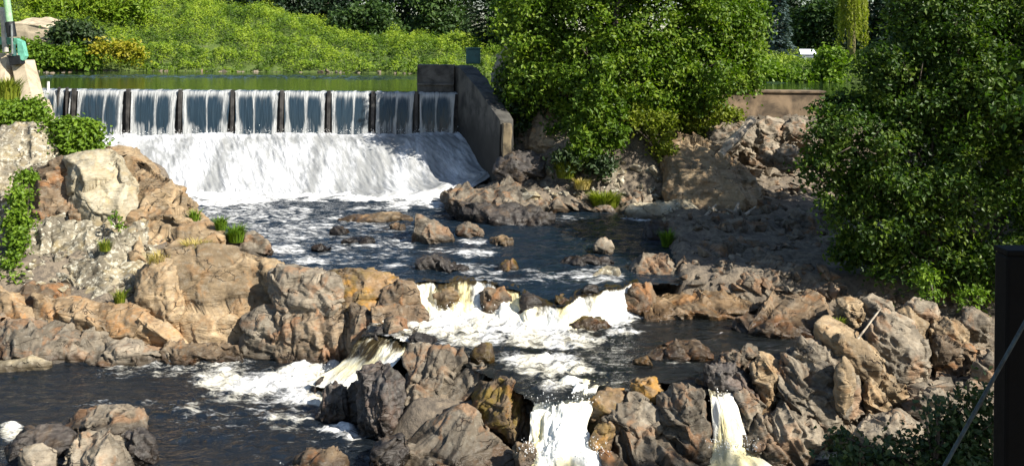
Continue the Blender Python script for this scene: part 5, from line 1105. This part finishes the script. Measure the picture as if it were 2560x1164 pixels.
for k, (a, b) in enumerate((((1760, 548), (1790, 512)), ((1800, 545), (1850, 520)), ((1830, 548), (1846, 508)), ((1862, 542), (1890, 516)))):
    log('drift_stick', 'pale bare stick washed up on the shaded island foot', atz(*a, 2.0) + np.array([0, 0, .05]), at(*b, 33.6), .07, .04, 10 + k, group='bare sticks at the shaded island foot', cat='stick')

# sluice gate gear at the left edge
gp = at(50, 250, 40.5); gr = empty('gate_pier', tuple(gp), 'leaning tan concrete pier carrying the green sluice gear', 'concrete pier', None)
A = [at(28, 160, 41.3), at(59, 150, 41.3), at(84, 250, 40.2), at(48, 262, 40.2)]; MB().prism(A, [p + np.array([.05, .9, 0]) for p in A]).build('pier_leg', cpale, gr, bevel=.04, cuts=3, rough=.03)
A = [at(-30, 134, 41.5), at(18, 134, 41.5), at(12, 215, 40.6), at(-30, 230, 40.6)]; MB().prism(A, [p + np.array([.05, .8, 0]) for p in A]).build('pier_leg', cpale, gr, bevel=.04, cuts=3, rough=.03)
A = [at(-30, 262, 40.0), at(84, 252, 40.0), at(110, 330, 39.2), at(-30, 330, 39.2)]; MB().prism(A, [p + np.array([0, 1.4, 0]) for p in A]).build('pier_base', cpale, gr, bevel=.05, cuts=3, rough=.05)
sg = empty('sluice_gear', tuple(at(35, 160, 41)), 'green painted sluice gate lifting gear with a thick pipe and black collar', 'sluice gear', None)
MB().tube([at(12, -40, 41), at(24, 56, 41)], [.15, .15], 16).build('lift_pipe', simple_mat('pale_green_paint', (.30, .50, .28), .5, var=.25, scale=5), sg, smooth=False)
MB().tube([at(24, 55, 41), at(30, 92, 41)], [.21, .21], 16).build('collar', black, sg, bevel=.02)
MB().tube([at(29, 60, 40.75), at(31, 135, 40.75)], [.045, .045], 8).build('rod', simple_mat('bright_steel', (.5, .52, .5), .3, .8), sg)
A = [at(42, 98, 40.9), at(55, 104, 40.9), at(63, 140, 40.9), at(56, 152, 40.9), at(44, 146, 40.9)]; MB().prism(A, [p + np.array([0, .3, 0]) for p in A]).build('gear_plate', simple_mat('mint_paint', (.16, .48, .34), .45), sg, bevel=.02)
A = [at(20, 140, 40.85), at(48, 138, 40.85), at(52, 160, 40.85), at(24, 164, 40.85)]; MB().prism(A, [p + np.array([0, .4, 0]) for p in A]).build('bracket', black, sg, bevel=.02)
A = [at(-2, 18, 41.2), at(7, 20, 41.2), at(16, 130, 41.2), at(6, 132, 41.2)]; MB().prism(A, [p + np.array([0, .2, 0]) for p in A]).build('guide_post', simple_mat('white_steel', (.55, .5, .45), .5), sg, bevel=.01)
A = [at(-6, 92, 41.3), at(44, 96, 41.3), at(44, 112, 41.3), at(-6, 112, 41.3)]; MB().prism(A, [p + np.array([0, .25, 0]) for p in A]).build('cross_beam', teal, sg, bevel=.02)
MB().tube([at(32, 112, 40.9), at(36, 140, 40.9)], [.11, .11], 12).build('gear_hub', simple_mat('dark_teal_paint', (.02, .09, .08), .5), sg)

# far abutment with a boulder on it
A = [at(20, 58, 70), at(70, 58, 70), at(150, 74, 70), at(136, 112, 70), at(20, 116, 70)]
fa = MB().prism(A, [p + np.array([0, 3.5, .55]) for p in A]).build('stone_abutment', cpale, None, bevel=.08, cuts=3, rough=.18); local(fa, fa.data, A[4]); fa.data.update(); tag(fa, 'sunlit tan concrete abutment on the far bank behind the sluice gear', 'abutment', None)

# parked car seen between the trees
cp = at(2012, 181, 74); cp[2] = max(cp[2], terrain(cp[0:1], cp[1:2])[0]); car = empty('parked_car', tuple(cp), 'dark parked car with a glaring windscreen beyond the far water', 'car', None)
cpaint = simple_mat('car_paint', (.012, .014, .02), .25, var=.1); glass, t_, b_ = mat('glass_with_glare'); b_.inputs['Base Color'].default_value = (.75, .8, .85, 1); b_.inputs['Roughness'].default_value = .15  # windscreen glare is put into the glass as a near-white base colour
def cb(pts, half): return MB().prism([cp + np.array([-half, y, z]) for y, z in pts], [cp + np.array([half, y, z]) for y, z in pts])
cb([(-2.1, .3), (-2.15, .75), (-1.0, .95), (2.1, 1.0), (2.2, .35)], .9).build('body', cpaint, car, bevel=.08)
cb([(-.95, .97), (-.25, 1.46), (1.3, 1.5), (2.0, 1.0)], .78).build('cabin', cpaint, car, bevel=.07)
MB().prism([cp + np.array(q) for q in ((-.68, -.96, 1.02), (.68, -.96, 1.02), (.6, -.36, 1.45), (-.6, -.36, 1.45))], [cp + np.array(q) for q in ((-.68, -.90, 1.0), (.68, -.90, 1.0), (.6, -.30, 1.43), (-.6, -.30, 1.43))]).build('windscreen', glass, car)
for sx in (-.62, .62): MB().box(cp + np.array([sx, -2.14, .66]), (.34, .08, .16)).build('headlight', glass, car, bevel=.02)
for sx in (-.8, .8):
    for sy in (-1.35, 1.35):
        c = cp + np.array([sx, sy, .32]); MB().tube([c - np.array([.12, 0, 0]), c + np.array([.12, 0, 0])], [.33, .33], 16).build('wheel', black, car, bevel=.02)

# near bridge steelwork in the corner
bp = at(2530, 1250, 3.6); br = empty('bridge_post', tuple(bp), 'dark steel post with a slanting cable close to the viewer at the right edge', 'post', None)
zt2 = at(2530, 640, 3.6)[2]; x0 = at(2484, 800, 3.70)[0]
MB().box((x0 + .13, 3.65, (zt2 + bp[2] - .6) / 2), (.26, .10, zt2 - bp[2] + .6)).build('post', steel, br, bevel=.012)
MB().box((x0 + .13, 3.65, zt2 + .012), (.265, .11, .024)).build('cap', steel, br, bevel=.006)
MB().tube([at(2600, 738, 3.24), at(2470, 970, 3.24), at(2334, 1212, 3.24)], [.007] * 3, 16).build('cable', simple_mat('cable_steel', (.035, .06, .07), .6, .1, var=.5, scale=40, bmp=.2), br)
